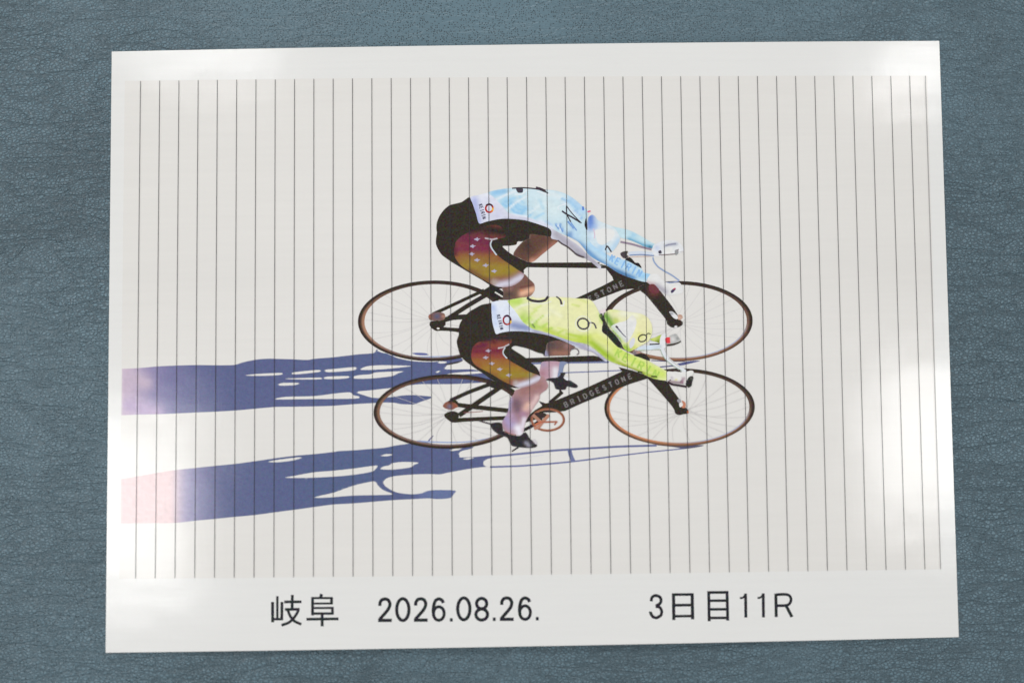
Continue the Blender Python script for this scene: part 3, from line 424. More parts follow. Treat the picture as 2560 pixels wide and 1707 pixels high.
  ('S', '-9.33,-31.48 -7.42,-32.47 -5.49,-32.81', 0.294, 0.294, (150, 100, 90), 0),
 ]),
 ('thigh_panel', 30, None, [
  ('P', '-20.73,-3.71 -20.32,-2.08 -18.95,-0.52 -16.84,0.39 -14.03,1.28 -10.75,2.03 -7.95,1.9 -6.57,0.88 -6.82,-0.64 -8.42,-1.55 -9.37,-2.7 -9.62,-3.91 -8.94,-5.32 -7.37,-6.74 -4.6,-8.41 -0.44,-10.8 3.21,-12.34 2.82,-13.87 1.82,-15.02 0.18,-15.92 -1.69,-16.46 -4.02,-16.33 -6.8,-15.36 -9.8,-13.92 -13.96,-11.31 -18.81,-8.68 -20.38,-7.03 -20.87,-5.34', [], (140, 74, 60), [('-16.83,0.67 -12.62,1.43 -7.03,1.23', 1.42, (50, 42, 44)), ('-12.64,-0.09', 0.94, (92, 44, 48)), ('-19.66,-2.09 -15.92,-1.21', 1.18, (104, 44, 62)), ('-20.15,-3.49 -10.82,-3.38', 1.18, (118, 44, 62)), ('-20.63,-5.11 -9.92,-5.49', 0.94, (140, 66, 62)), ('-19.72,-6.99 -12.74,-7.09 -8.08,-7.38', 1.42, (150, 98, 54)), ('-16.03,-9.37 -8.11,-9.71 -4.62,-9.76', 1.89, (156, 120, 50)), ('-10.48,-12.24 -3.48,-11.64 -0.46,-11.91', 1.65, (152, 130, 50)), ('-13.96,-11.26 -8.19,-14.83', 0.8, (140, 102, 50)), ('-4.94,-15.69 -0.5,-14.47 2.78,-13.01', 1.09, (208, 206, 220)), ('-5.39,-14.64', 0.94, (184, 172, 170)), ('0.01,-11.69', 0.66, (150, 150, 110))], 0),
  ('P', '-15.9,-3.24 -15.06,-2.83 -14.73,-2.56 -14.45,-2.98 -13.71,-3.04 -14.37,-3.5 -14.61,-3.87 -15.11,-3.58', [], (178, 170, 186), [], 0),
  ('P', '-16.86,-5.61 -16.02,-5.2 -15.69,-4.92 -15.42,-5.35 -14.67,-5.4 -15.33,-5.86 -15.57,-6.23 -16.08,-5.94', [], (178, 170, 186), [], 0),
  ('P', '-14.75,-7.73 -13.91,-7.33 -13.58,-7.05 -13.3,-7.47 -12.56,-7.53 -13.22,-7.99 -13.45,-8.36 -13.96,-8.07', [], (178, 170, 186), [], 0),
  ('P', '-11.98,-9.75 -11.14,-9.34 -10.81,-9.07 -10.53,-9.49 -9.79,-9.55 -10.45,-10.01 -10.69,-10.37 -11.19,-10.09', [], (178, 170, 186), [], 0),
  ('P', '-8.87,-11.89 -8.02,-11.48 -7.69,-11.21 -7.42,-11.63 -6.68,-11.69 -7.33,-12.14 -7.57,-12.51 -8.08,-12.23', [], (178, 170, 186), [], 0),
  ('S', '-11.46,-2.39 -9.64,-2.05 -8.47,-1.55 -7.41,-1', 0.472, 0.472, (192, 184, 190), 0),
  ('S', '-8.9,-2.13 -9.61,-3.4 -9.49,-4.57 -8.3,-5.98', 0.425, 0.425, (196, 206, 214), 0),
 ]),
 ('white_panel', 30, None, [
  ('P', '-13.52,13.26 -12.69,14.07 -10.12,14.43 -7.66,14.4 -6.98,12.93 -5.49,10.99 -4.12,9.1 -2.98,7.21 -0.9,5.31 1.18,4.11 4.2,3.3 8.38,1.91 13.26,0.14 17.67,-1.09 21.65,-2.19 18.37,-1.23 21.83,-3.15 24.83,-5.29 26.78,-7.3 26.19,-7.52 24.12,-6.02 21.81,-4.2 18.33,-3.1 16.01,-2.41 17.65,-2.61 15.79,-2.16 13.12,-0.82 9.53,0.77 6.51,1.84 3.72,2.49 -0.23,3.2 -3.73,3.5 -7.23,3.5 -10.27,3.08 -12.03,2.63 -12.81,4.82 -13.36,7.63', [], (220, 226, 238), [('-12.71,12.31 -12.1,5.75', 0.94, (200, 212, 238)), ('-13.19,11.85', 0.94, (176, 190, 226)), ('-6.03,5.66 -1.38,4.66', 1.65, (138, 148, 188)), ('1.4,3.46 13.02,-0.21 18.82,-2.16', 0.94, (168, 168, 190)), ('18.34,-2.4 25.27,-6.69', 1.18, (172, 166, 186)), ('-10.13,13.45', 1.42, (228, 232, 240))], 0),
  ('R', '-6.8,7.43 -6.85,7.04 -6.99,6.68 -7.2,6.37 -7.47,6.14 -7.79,5.99 -8.13,5.95 -8.47,6 -8.78,6.16 -9.05,6.4 -9.25,6.71 -9.38,7.07 -9.42,7.46 -9.37,7.85 -9.23,8.21 -9.02,8.52 -8.75,8.75 -8.43,8.9 -8.09,8.94 -7.75,8.89 -7.44,8.73 -7.17,8.49 -6.97,8.18 -6.84,7.82', 0.613, (150, 36, 46)),
  ('S', '-9.03,8.7 -7.97,9.08 -7.05,8.25 -6.99,7.08', 0.66, 0.66, (66, 40, 62), 0),
  ('S', '-6.76,7.31 -6.72,6.37', 0.472, 0.472, (228, 190, 70), 0),
  ('S', '-8.13,5.97 -6.96,6.26', 0.519, 0.519, (200, 80, 50), 0),
  ('T', 'K', '-11.08,9.01', 76, 0.849, 1.132, (70, 70, 98), 0.307),
  ('T', 'E', '-10.87,8.11', 76, 0.849, 1.132, (70, 70, 98), 0.307),
  ('T', 'I', '-10.66,7.22', 76, 0.849, 1.132, (70, 70, 98), 0.307),
  ('T', 'R', '-10.45,6.33', 76, 0.849, 1.132, (70, 70, 98), 0.307),
  ('T', 'I', '-10.24,5.44', 76, 0.849, 1.132, (70, 70, 98), 0.307),
  ('T', 'N', '-10.03,4.55', 76, 0.849, 1.132, (70, 70, 98), 0.307),
 ]),
 ('jersey', 30, None, [
  ('P', '-7.78,14.35 -4.73,15.01 -1.45,15.49 3.92,15.13 8.6,15.42 12.34,15.21 16.08,14.83 20.29,14.56 18.18,14.81 20.28,14.62 21.91,13.82 22.94,12.4 23.96,10.51 24.4,9.41 25.54,7.45 25.38,4.29 25.26,2.89 27.06,1.41 29.13,-0.49 30.96,-2.57 33.96,-4.48 36.97,-5.69 40.68,-7.14 43.92,-9.05 46.92,-10.72 47.93,-11.48 47.69,-14 47.07,-14.5 43.81,-13.99 40.8,-12.83 37.56,-11.2 34.55,-9.9 30.84,-8.68 28.98,-7.96 26.9,-7 25.29,-5.53 22.53,-3.15 19.53,-1.29 16.04,-0.54 17.67,-1.09 13.26,0.14 8.38,1.91 4.2,3.3 1.18,4.11 -0.9,5.31 -2.98,7.21 -4.12,9.1 -5.49,10.99 -7.1,12.89', [], (230, 230, 176), [('-6.38,14.1 -4.05,14.07', 2.12, (190, 218, 108)), ('-2.02,8.88 -0.89,6.06 1.89,4.62', 1.89, (190, 214, 116)), ('0.06,7.45', 1.65, (206, 222, 140)), ('4.92,4.34 10.71,1.23 17.68,-0.5', 1.42, (196, 212, 96)), ('18.85,-0.29', 1.42, (170, 196, 70)), ('21.41,-0.57 25.78,-4.6 29,-6.98', 1.65, (160, 190, 50)), ('17.46,0.65 20.74,1.08', 1.42, (196, 214, 90)), ('23.09,1.51 29.09,-2.31 34.62,-6.35', 1.65, (222, 228, 140)), ('30.46,-3.96 36.94,-7.55 46.19,-12.35', 1.89, (206, 224, 112)), ('30.39,-7.93 36.87,-10.7 43.82,-13.59', 0.75, (166, 186, 62)), ('32.23,-9.35 39.18,-12.01', 0.52, (124, 128, 40)), ('24.63,9.22 25.4,6.16', 0.57, (176, 206, 100)), ('3.86,11.62 8.54,11.55', 3.3, (232, 232, 186)), ('18.13,12.12', 2.59, (232, 230, 172)), ('-5.49,11.04 -3.13,12.41 -0.08,13.31', 0.47, (234, 234, 206)), ('-0.9,5.59 2.64,7.65 6.63,9.24', 0.47, (234, 234, 200)), ('-2.96,8.43 -2.05,6.78 -0.16,8.39', 0.47, (176, 208, 92)), ('-0.42,6.29 1.19,4.86 2.16,6.95', 0.52, (168, 202, 84)), ('1.67,5.32 3.76,4.59 5.88,5.97', 0.47, (184, 212, 100)), ('0.32,9.32 2.45,10.93', 0.42, (206, 222, 130)), ('2.87,7.41 4.52,8.8', 0.38, (196, 218, 116)), ('5.61,3.63 7.72,4.54', 0.42, (180, 208, 92)), ('9.32,2.41 11.45,3.55', 0.42, (190, 212, 100)), ('9.59,4.51 13.08,3.53', 0.52, (216, 224, 140)), ('13.06,2.36 17.71,1.13', 0.61, (186, 208, 84)), ('15.11,12.64 17.44,12.02', 0.33, (210, 222, 130)), ('16.78,14.73 20.27,13.27', 0.47, (222, 226, 150)), ('7.13,10.87 10.83,8.71', 0.71, (234, 234, 196)), ('3.88,12.32 1.52,11.18', 0.38, (214, 224, 140))], 0),
 ]),
 ('jersey_lettering', 30, None, [
  ('S', '0.74,6.04 1.65,4.62', 0.566, 0.566, (128, 150, 84), 0),
  ('T', 'K', '30.91,-4.79', 29, 2.453, 2.736, (176, 208, 96), 0.613),
  ('T', 'E', '33.5,-6.27', 29, 2.453, 2.736, (176, 208, 96), 0.613),
  ('T', 'I', '36.09,-7.75', 29, 2.453, 2.736, (176, 208, 96), 0.613),
  ('T', 'R', '38.68,-9.23', 29, 2.453, 2.736, (176, 208, 96), 0.613),
  ('T', 'I', '41.26,-10.71', 29, 2.453, 2.736, (176, 208, 96), 0.613),
  ('T', 'N', '43.85,-12.2', 29, 2.453, 2.736, (176, 208, 96), 0.613),
  ('S', '37.56,-11.29 39.19,-11.55', 0.519, 0.519, (60, 70, 34), 0),
  ('S', '42.2,-12.99 44.3,-13.13', 0.519, 0.519, (60, 70, 34), 0),
  ('S', '-0.99,15.32 0.4,14.36 2.97,13.93 5.31,14.29 6.55,15.61', 0.896, 0.896, (60, 54, 62), 0),
  ('S', '9.31,15.53 10.69,14.46 11.22,12.74', 0.377, 0.849, (64, 58, 66), 0),
  ('S', '0.66,15.76 2.51,14.96 4.86,15.24', 0.377, 0.377, (232, 226, 200), 0),
  ('S', '10.66,12.42 11.83,12.33 12.09,14.09', 0.377, 0.377, (232, 232, 236), 0),
  ('S', '7.64,13.91 4.82,13.13 0.62,13.49', 0.283, 0.283, (232, 232, 226), 0),
  ('R', '20.42,4.84 20.13,4.46 19.74,4.18 19.27,4.01 18.77,3.96 18.26,4.04 17.78,4.24 17.35,4.55 17.02,4.95 16.8,5.4 16.71,5.89 16.76,6.37 16.93,6.82 17.22,7.2 17.62,7.48 18.08,7.65 18.59,7.7 19.1,7.62 19.58,7.42 20,7.11 20.33,6.71 20.55,6.25 20.64,5.77 20.6,5.29', 0.566, (70, 66, 80)),
  ('S', '20.48,5.76 21.42,6.21 22.58,5.73 23.25,4.08', 0.425, 0.566, (82, 78, 86), 0),
  ('R', '21.07,4.47 20.66,3.93 20.1,3.51 19.46,3.26 18.75,3.17 18.05,3.27 17.38,3.55 16.81,3.97 16.36,4.53 16.07,5.17 15.95,5.86 16.03,6.55 16.28,7.19 16.7,7.73 17.25,8.15 17.9,8.4 18.6,8.49 19.31,8.39 19.97,8.11 20.55,7.68 21,7.13 21.29,6.48 21.4,5.8 21.33,5.11', 0.236, (230, 230, 228)),
 ]),
 ('collar', 30, None, [
  ('P', '24.27,8.52 25.22,9.4 26.12,7.56 27.12,4.73 28.96,2.72 30.67,0.71 32.25,-2 31.93,-2.93 30.49,-2.38 28.66,-0.48 27.06,1.41 25.45,2.88 25.24,4.29 25.56,6.16', [], (42, 44, 36), [('24.62,8.51', 0.57, (120, 150, 70))], 0),
 ]),
 ('helmet', 30, None, [
  ('P', '26.15,8.96 26.75,10.01 28.41,10.69 31.21,10.49 34.95,9.78 38.45,9.22 40.54,8.42 41.92,7.07 42.82,5.23 42.96,3.12 42.55,1.25 41.52,-0.65 39.39,-1.86 37.02,-3.16 34.67,-4.21 32.82,-3.06 31.48,-0 29.19,2.72 27.41,4.96 26.35,7.32', [], (230, 228, 180), [('26.73,8.49 28.77,5.41', 1.42, (112, 160, 56)), ('30.2,6.8', 1.09, (190, 206, 100)), ('28.4,10.57 31.21,10.3', 0.71, (222, 228, 160)), ('33.06,-2.6 34.67,-3.79', 1.32, (160, 196, 62)), ('36.56,-2.88', 1.18, (206, 212, 110)), ('32.6,9.35 37.26,8.35', 1.42, (232, 232, 206)), ('39.53,4.8', 2.59, (232, 228, 176)), ('42.29,2.19', 1.18, (222, 224, 160)), ('38.52,1.3', 1.42, (226, 226, 140)), ('29.2,3.3 31.93,-0.48', 0.47, (140, 180, 80))], 0),
  ('P', '28.47,4.48 31.13,6.04 33.71,6.71 36.09,8.55 37.5,6.42 36.69,3.2 34.51,-0.51 33.33,-0.96 32.19,0.45', [], (226, 226, 224), [('28.75,4.24 32.86,-0.72', 0.85, (198, 212, 186)), ('33.81,-0.04', 0.71, (206, 206, 212)), ('36.31,7.66', 0.94, (230, 228, 214))], 0),
  ('P', '34.72,-1.45 35.93,0.64 36.86,0.16 36.35,-1.94 35.16,-3.09', [], (214, 214, 220), [], 0),
  ('S', '30.07,4.88 31.31,3.51 32.45,2.09 33.65,0.9', 0.566, 0.33, (108, 106, 122), 0),
  ('S', '30.17,4.81 30.86,4.22', 0.66, 0.66, (64, 60, 72), 0),
  ('R', '40.85,1.08 40.93,0.79 40.91,0.47 40.79,0.15 40.59,-0.15 40.31,-0.41 39.97,-0.61 39.6,-0.74 39.23,-0.78 38.87,-0.75 38.55,-0.63 38.3,-0.44 38.12,-0.18 38.04,0.11 38.06,0.43 38.18,0.75 38.38,1.05 38.66,1.31 39,1.51 39.37,1.64 39.75,1.68 40.1,1.65 40.42,1.53 40.68,1.34', 0.472, (66, 62, 60)),
  ('S', '40.8,0.81 41.01,1.74 41.58,2.15 42.37,1.84', 0.377, 0.377, (76, 72, 66), 0),
  ('P', '24.77,10.39 26.3,10.95 26.75,10.01 25.57,9.32 24.88,9.68', [], (226, 212, 214), [], 0),
 ]),
 ('far_arm', 30, None, [
  ('P', '42.01,0.04 44.13,0.76 46.14,1.55 46.08,-1.14 45.02,-1.4 43.86,-0.87', [], (176, 196, 90), [('44.8,-0.88', 0.94, (110, 126, 40)), ('43.65,0.3', 0.94, (206, 214, 120))], 0),
 ]),
 ('handlebar', 21, None, [
  ('S', '41.97,-1.73 45.37,-1.5', 0.613, 0.613, (52, 46, 46), 1),
  ('P', '42.23,-0.62 43.86,-0.87 45.25,-1.4 41.97,-1.45', [], (218, 220, 224), [], 0),
  ('P', '37.37,-3.36 38.21,-2.55 40.32,-2.18 45.71,-1.88 46.39,-2.78 46.14,-3.59 41.69,-3.69 37.94,-4.06', [], (206, 216, 226), [('37.95,-3.88 45.91,-3.61', 0.24, (176, 186, 150)), ('41.71,-2.71', 1.42, (214, 226, 238))], 0),
  ('P', '35.83,-4.5 36.78,-3.82 38.41,-4.07 38.98,-4.55 37.69,-5 36.51,-5.56', [], (150, 130, 130), [('37.93,-4.53', 0.47, (206, 150, 130)), ('36.52,-4.75', 0.47, (96, 92, 110))], 0),
  ('P', '36.27,-5.56 38.39,-4.89 40.26,-5.26 41.41,-6.21 41.97,-7.39 40.68,-7.25 38.36,-6.29', [], (46, 42, 38), [], 0),
  ('P', '45.64,0.04 46.13,1.32 47.44,2.12 47.88,0.95 47.47,-1.62 47.56,-3.03 45.91,-3.47 45.47,-2.06', [], (226, 226, 228), [('45.7,-2.53', 0.57, (190, 200, 204))], 0),
  ('P', '48.94,1.05 51.18,1.84 51.76,1.36 52.55,0.18 52.76,-0.87 51.11,-1.32 49.23,-1.41', [], (182, 182, 180), [('50.2,-0.02', 0.85, (216, 214, 212)), ('51.85,0.19', 0.47, (140, 142, 140)), ('50.71,1.49', 0.38, (150, 150, 150))], 0),
  ('P', '47.4,0.25 48.11,0.66 49.23,0.65 49.28,-1.36 48.29,-1.52 47.49,-0.92', [], (222, 66, 72), [('47.62,-0.45', 0.38, (170, 40, 50))], 1),
  ('S', '48.05,-2.14 50.4,-1.85 52.17,-1.26 53,-0.76', 0.708, 0.283, (58, 48, 44), 0),
  ('S', '46.15,-3.01 46.82,-4.89 48.4,-7.24 51.39,-9.5 54.39,-11.64', 1.368, 1.368, (222, 224, 228), 0),
  ('S', '45.72,-3.47 46.34,-5.35 47.84,-7.47 50.92,-9.89 53.23,-11.28', 0.283, 0.283, (170, 186, 170), 0),
  ('S', '48.41,-6.78 50.48,-8.44 52.55,-9.98', 0.236, 0.236, (190, 186, 176), 0),
 ]),
 ('hand', 30, None, [
  ('P', '47.94,-11.44 49.72,-11.23 52.28,-11.61 54.39,-11.53 56.51,-11.09 57.31,-11.8 56.46,-13.19 55.28,-13.64 54.54,-15.26 53.12,-15.82 50.33,-15.43 47.77,-14.81', [], (226, 224, 220), [('48.47,-14.94 53.13,-15.47', 0.57, (150, 130, 136)), ('49.43,-13.56', 0.47, (190, 180, 190)), ('53.64,-13.85 53.14,-15.24', 0.52, (150, 110, 130)), ('51.05,-14.28', 0.33, (226, 216, 140))], 0),
  ('S', '48,-14.98 49.61,-15.89 51.71,-16.27 54.51,-16.77', 0.708, 0.708, (54, 44, 46), 0),
  ('P', '54.4,-16.19 54.6,-14.79 55.52,-13.45 56.46,-13.05 57.11,-13.57 56.65,-15.29 56.34,-16.49 55.32,-17.09', [], (44, 42, 40), [('56.44,-13.89', 0.38, (90, 86, 86))], 0),
  ('S', '48.47,-14.71 49.18,-14.25', 0.377, 0.377, (110, 90, 96), 0),
  ('S', '52.44,-15.23 52.92,-14.54', 0.425, 0.425, (130, 110, 120), 0),
  ('S', '48.08,-11.09 50.19,-11.23 52.53,-10.92', 0.425, 0.425, (76, 64, 60), 0),
 ]),
 ('caption_character', None, 'printed character 岐', [
  ('S', '-90.82,-89.23 -90.79,-96.22', 1.054, 1.054, (38, 40, 44), 1),
  ('S', '-89.15,-87.26 -89.17,-95.02', 0.862, 0.862, (38, 40, 44), 1),
  ('S', '-87.56,-89.27 -87.64,-95.57', 1.006, 1.006, (38, 40, 44), 1),
  ('S', '-90.79,-95.17 -87.64,-95.15', 0.862, 0.862, (38, 40, 44), 1),
  ('S', '-86.77,-89.28 -80.78,-89.32', 0.958, 0.958, (38, 40, 44), 1),
  ('S', '-83.94,-86.9 -84.02,-91.84', 1.006, 1.006, (38, 40, 44), 1),
  ('S', '-86.57,-91.87 -81.42,-91.87', 0.958, 0.958, (38, 40, 44), 1),
  ('S', '-81.78,-91.76 -82.21,-93.01 -83.6,-94.99 -85.3,-96.43 -87.75,-97.24', 0.958, 0.958, (38, 40, 44), 0),
  ('S', '-85.51,-92.13 -84.66,-94.24 -83.18,-95.94 -80.84,-97.01', 0.958, 0.958, (38, 40, 44), 0),
 ]),
 ('caption_character', None, 'printed character 阜', [
  ('S', '-73.79,-86.72 -74.12,-87.98', 1.078, 1.078, (38, 40, 44), 1),
  ('S', '-76.92,-87.77 -76.95,-94.03', 1.006, 1.006, (38, 40, 44), 1),
  ('S', '-77.31,-88.08 -69.86,-88.18', 0.766, 0.766, (38, 40, 44), 1),
  ('S', '-70.33,-87.92 -70.34,-90.27', 1.006, 1.006, (38, 40, 44), 1),
  ('S', '-76.78,-89.98 -69.98,-90.03', 0.719, 0.719, (38, 40, 44), 1),
  ('S', '-76.79,-91.51 -69.61,-91.56', 0.766, 0.766, (38, 40, 44), 1),
  ('S', '-70.03,-91.29 -70.04,-93.91', 0.958, 0.958, (38, 40, 44), 1),
  ('S', '-76.79,-93.4 -69.78,-93.49', 0.862, 0.862, (38, 40, 44), 1),
  ('S', '-79.08,-95.3 -67.95,-95.32', 0.958, 0.958, (38, 40, 44), 1),
  ('S', '-73.61,-93.55 -73.63,-97.84', 1.006, 1.006, (38, 40, 44), 1),
 ]),
 ('caption_character', None, 'printed digit 2', [
  ('S', '-53.58,-91.1 -53.49,-89.97 -52.9,-89.06 -51.84,-88.76 -50.72,-89.09 -50.1,-90.28 -50.27,-91.46 -50.94,-92.63 -52.41,-94.31 -53.48,-95.47 -53.75,-96.07', 1.138, 1.138, (38, 40, 44), 0),
  ('S', '-54.23,-96.04 -49.45,-96.08', 1.138, 1.138, (38, 40, 44), 1),
 ]),
 ('caption_character', None, 'printed digit 0', [
  ('R', '-43.51,-92.5 -43.59,-93.46 -43.81,-94.35 -44.15,-95.12 -44.6,-95.7 -45.11,-96.07 -45.66,-96.19 -46.21,-96.05 -46.72,-95.67 -47.15,-95.08 -47.48,-94.3 -47.69,-93.4 -47.75,-92.44 -47.67,-91.47 -47.45,-90.58 -47.11,-89.81 -46.66,-89.23 -46.15,-88.86 -45.6,-88.74 -45.05,-88.88 -44.54,-89.26 -44.11,-89.86 -43.78,-90.63 -43.57,-91.53', 1.138, (38, 40, 44)),
 ]),
 ('caption_character', None, 'printed digit 2', [
  ('S', '-41.16,-91.19 -41.07,-90.07 -40.48,-89.16 -39.41,-88.86 -38.3,-89.19 -37.68,-90.38 -37.85,-91.56 -38.52,-92.73 -40,-94.41 -41.07,-95.57 -41.34,-96.17', 1.138, 1.138, (38, 40, 44), 0),
  ('S', '-41.82,-96.14 -37.04,-96.18', 1.138, 1.138, (38, 40, 44), 1),
 ]),
 ('caption_character', None, 'printed digit 6', [
  ('S', '-31.55,-90.41 -31.99,-89.49 -33.12,-88.97 -34.27,-89.59 -34.87,-91.15 -35.08,-92.99 -34.96,-94.56', 1.138, 1.138, (38, 40, 44), 0),
  ('R', '-31.32,-94.01 -31.39,-94.61 -31.58,-95.16 -31.88,-95.63 -32.27,-95.99 -32.72,-96.22 -33.2,-96.29 -33.68,-96.2 -34.12,-95.97 -34.51,-95.59 -34.8,-95.11 -34.98,-94.55 -35.03,-93.96 -34.96,-93.36 -34.77,-92.81 -34.47,-92.33 -34.08,-91.97 -33.63,-91.75 -33.15,-91.68 -32.67,-91.76 -32.23,-92 -31.85,-92.37 -31.56,-92.85 -31.38,-93.41', 1.078, (38, 40, 44)),
 ]),
 ('caption_character', None, 'printed full stop', [
  ('S', '-29.38,-96.21 -28.37,-96.23', 1.197, 1.197, (38, 40, 44), 1),
 ]),
 ('caption_character', None, 'printed digit 0', [
  ('R', '-22.36,-92.54 -22.45,-93.51 -22.67,-94.4 -23.01,-95.17 -23.46,-95.75 -23.98,-96.11 -24.53,-96.23 -25.07,-96.1 -25.58,-95.72 -26.01,-95.12 -26.34,-94.35 -26.54,-93.45 -26.61,-92.48 -26.52,-91.52 -26.3,-90.62 -25.95,-89.86 -25.51,-89.27 -24.99,-88.91 -24.44,-88.79 -23.89,-88.92 -23.38,-89.3 -22.95,-89.9 -22.62,-90.68 -22.42,-91.58', 1.138, (38, 40, 44)),
 ]),
 ('caption_character', None, 'printed digit 8', [
  ('R', '-16.53,-90.85 -16.59,-91.31 -16.77,-91.74 -17.06,-92.1 -17.42,-92.38 -17.85,-92.55 -18.3,-92.61 -18.75,-92.54 -19.17,-92.35 -19.53,-92.06 -19.81,-91.69 -19.98,-91.26 -20.03,-90.8 -19.97,-90.33 -19.79,-89.91 -19.5,-89.54 -19.14,-89.26 -18.71,-89.09 -18.26,-89.04 -17.8,-89.11 -17.38,-89.29 -17.02,-89.58 -16.75,-89.95 -16.58,-90.39', 1.138, (38, 40, 44)),
  ('R', '-16.28,-94.58 -16.36,-95.06 -16.57,-95.51 -16.89,-95.9 -17.31,-96.19 -17.8,-96.37 -18.32,-96.43 -18.84,-96.36 -19.33,-96.16 -19.74,-95.86 -20.06,-95.46 -20.25,-95 -20.32,-94.51 -20.24,-94.03 -20.03,-93.58 -19.71,-93.19 -19.29,-92.9 -18.8,-92.71 -18.28,-92.66 -17.75,-92.73 -17.27,-92.93 -16.86,-93.23 -16.54,-93.63 -16.35,-94.09', 1.138, (38, 40, 44)),
 ]),
 ('caption_character', None, 'printed full stop', [
  ('S', '-14.47,-96.23 -13.47,-96.24', 1.197, 1.197, (38, 40, 44), 1),
 ]),
 ('caption_character', None, 'printed digit 2', [
  ('S', '-11.33,-91.35 -11.24,-90.22 -10.64,-89.31 -9.57,-89.01 -8.46,-89.35 -7.84,-90.54 -8.02,-91.71 -8.7,-92.88 -10.18,-94.56 -11.26,-95.73 -11.53,-96.33', 1.138, 1.138, (38, 40, 44), 0),
  ('S', '-12.01,-96.29 -7.23,-96.34', 1.138, 1.138, (38, 40, 44), 1),
 ]),
 ('caption_character', None, 'printed digit 6', [
  ('S', '-1.63,-90.55 -2.06,-89.63 -3.2,-89.11 -4.35,-89.72 -4.96,-91.29 -5.17,-93.12 -5.06,-94.7', 1.138, 1.138, (38, 40, 44), 0),
  ('R', '-1.41,-94.15 -1.49,-94.75 -1.68,-95.3 -1.98,-95.77 -2.37,-96.13 -2.82,-96.36 -3.31,-96.43 -3.79,-96.34 -4.23,-96.1 -4.61,-95.73 -4.9,-95.25 -5.08,-94.69 -5.13,-94.09 -5.06,-93.5 -4.86,-92.94 -4.56,-92.47 -4.17,-92.11 -3.72,-91.89 -3.24,-91.81 -2.76,-91.9 -2.31,-92.14 -1.93,-92.51 -1.65,-92.99 -1.47,-93.55', 1.078, (38, 40, 44)),
 ]),
 ('caption_character', None, 'printed full stop', [
  ('S', '0.44,-96.28 1.45,-96.29', 1.197, 1.197, (38, 40, 44), 1),
 ]),
 ('caption_character', None, 'printed digit 3', [
  ('S', '40.61,-90.99 40.88,-89.75 41.62,-89.16 42.48,-89.06 43.68,-89.56 44.07,-90.64 43.63,-91.83 42.16,-92.65', 1.036, 1.036, (38, 40, 44), 0),
  ('S', '42.15,-92.74 43.6,-93.15 44.23,-94.6 43.79,-95.91 42.31,-96.67 40.99,-96.17 40.34,-94.89 40.3,-94.48', 1.036, 1.036, (38, 40, 44), 0),
 ]),
 ('caption_character', None, 'printed character 日', [
  ('S', '48.45,-88.4 48.36,-97.54', 1.146, 1.146, (38, 40, 44), 1),
  ('S', '54.96,-88.51 54.93,-97.42', 1.146, 1.146, (38, 40, 44), 1),
  ('S', '47.95,-88.82 55.39,-88.88', 0.927, 0.927, (38, 40, 44), 1),
  ('S', '48.6,-92.47 54.8,-92.51', 0.982, 0.982, (38, 40, 44), 1),
  ('S', '48.51,-96.23 54.83,-96.27', 0.927, 0.927, (38, 40, 44), 1),
 ]),
 ('caption_character', None, 'printed character 目', [
  ('S', '60.75,-87.87 60.67,-98.19', 1.036, 1.036, (38, 40, 44), 1),
  ('S', '67.16,-87.93 67.15,-98.07', 1.036, 1.036, (38, 40, 44), 1),
  ('S', '60.28,-88.31 67.59,-88.37', 0.982, 0.982, (38, 40, 44), 1),
  ('S', '60.79,-91.13 67.13,-91.2', 0.927, 0.927, (38, 40, 44), 1),
  ('S', '60.72,-94.1 67.05,-94.17', 0.927, 0.927, (38, 40, 44), 1),
  ('S', '60.65,-97.04 67.03,-97.11', 0.927, 0.927, (38, 40, 44), 1),
 ]),
 ('caption_character', None, 'printed digit 1', [
  ('S', '73.62,-88.89 73.51,-97.16', 1.036, 1.036, (38, 40, 44), 1),
  ('S', '71.58,-90.44 72.64,-90.31 73.64,-89.37', 0.709, 0.709, (38, 40, 44), 0),
 ]),
 ('caption_character', None, 'printed digit 1', [
  ('S', '79.8,-88.93 79.67,-97.2', 1.036, 1.036, (38, 40, 44), 1),
  ('S', '77.76,-90.48 78.81,-90.35 79.81,-89.41', 0.709, 0.709, (38, 40, 44), 0),
 ]),
 ('caption_character', None, 'printed letter R', [
  ('S', '84.22,-89.13 84.14,-97.19', 1.091, 1.091, (38, 40, 44), 1),
  ('S', '84.26,-89.47 87.32,-89.43 88.77,-89.77 89.43,-90.74 89.4,-91.82 88.69,-92.89 87.33,-93.27 84.4,-93.26', 0.982, 0.982, (38, 40, 44), 0),
  ('S', '87.7,-93.35 89.66,-97.25', 1.091, 1.091, (38, 40, 44), 1),
 ]),
]
ORDER = [0, 1, 3, 4, 5, 6, 2, 7, 8, 9, 10, 11, 12, 13, 14, 15, 16, 17, 18, 19, 20, 22, 23, 24, 25, 21, 26, 27, 28, 29, 30, 31, 32, 33, 34, 35, 36, 37, 38, 39, 40, 41, 42, 43, 44, 45, 46, 47, 48, 49, 50, 51, 52, 53, 54, 55, 56, 57, 58, 59, 60, 61, 62]
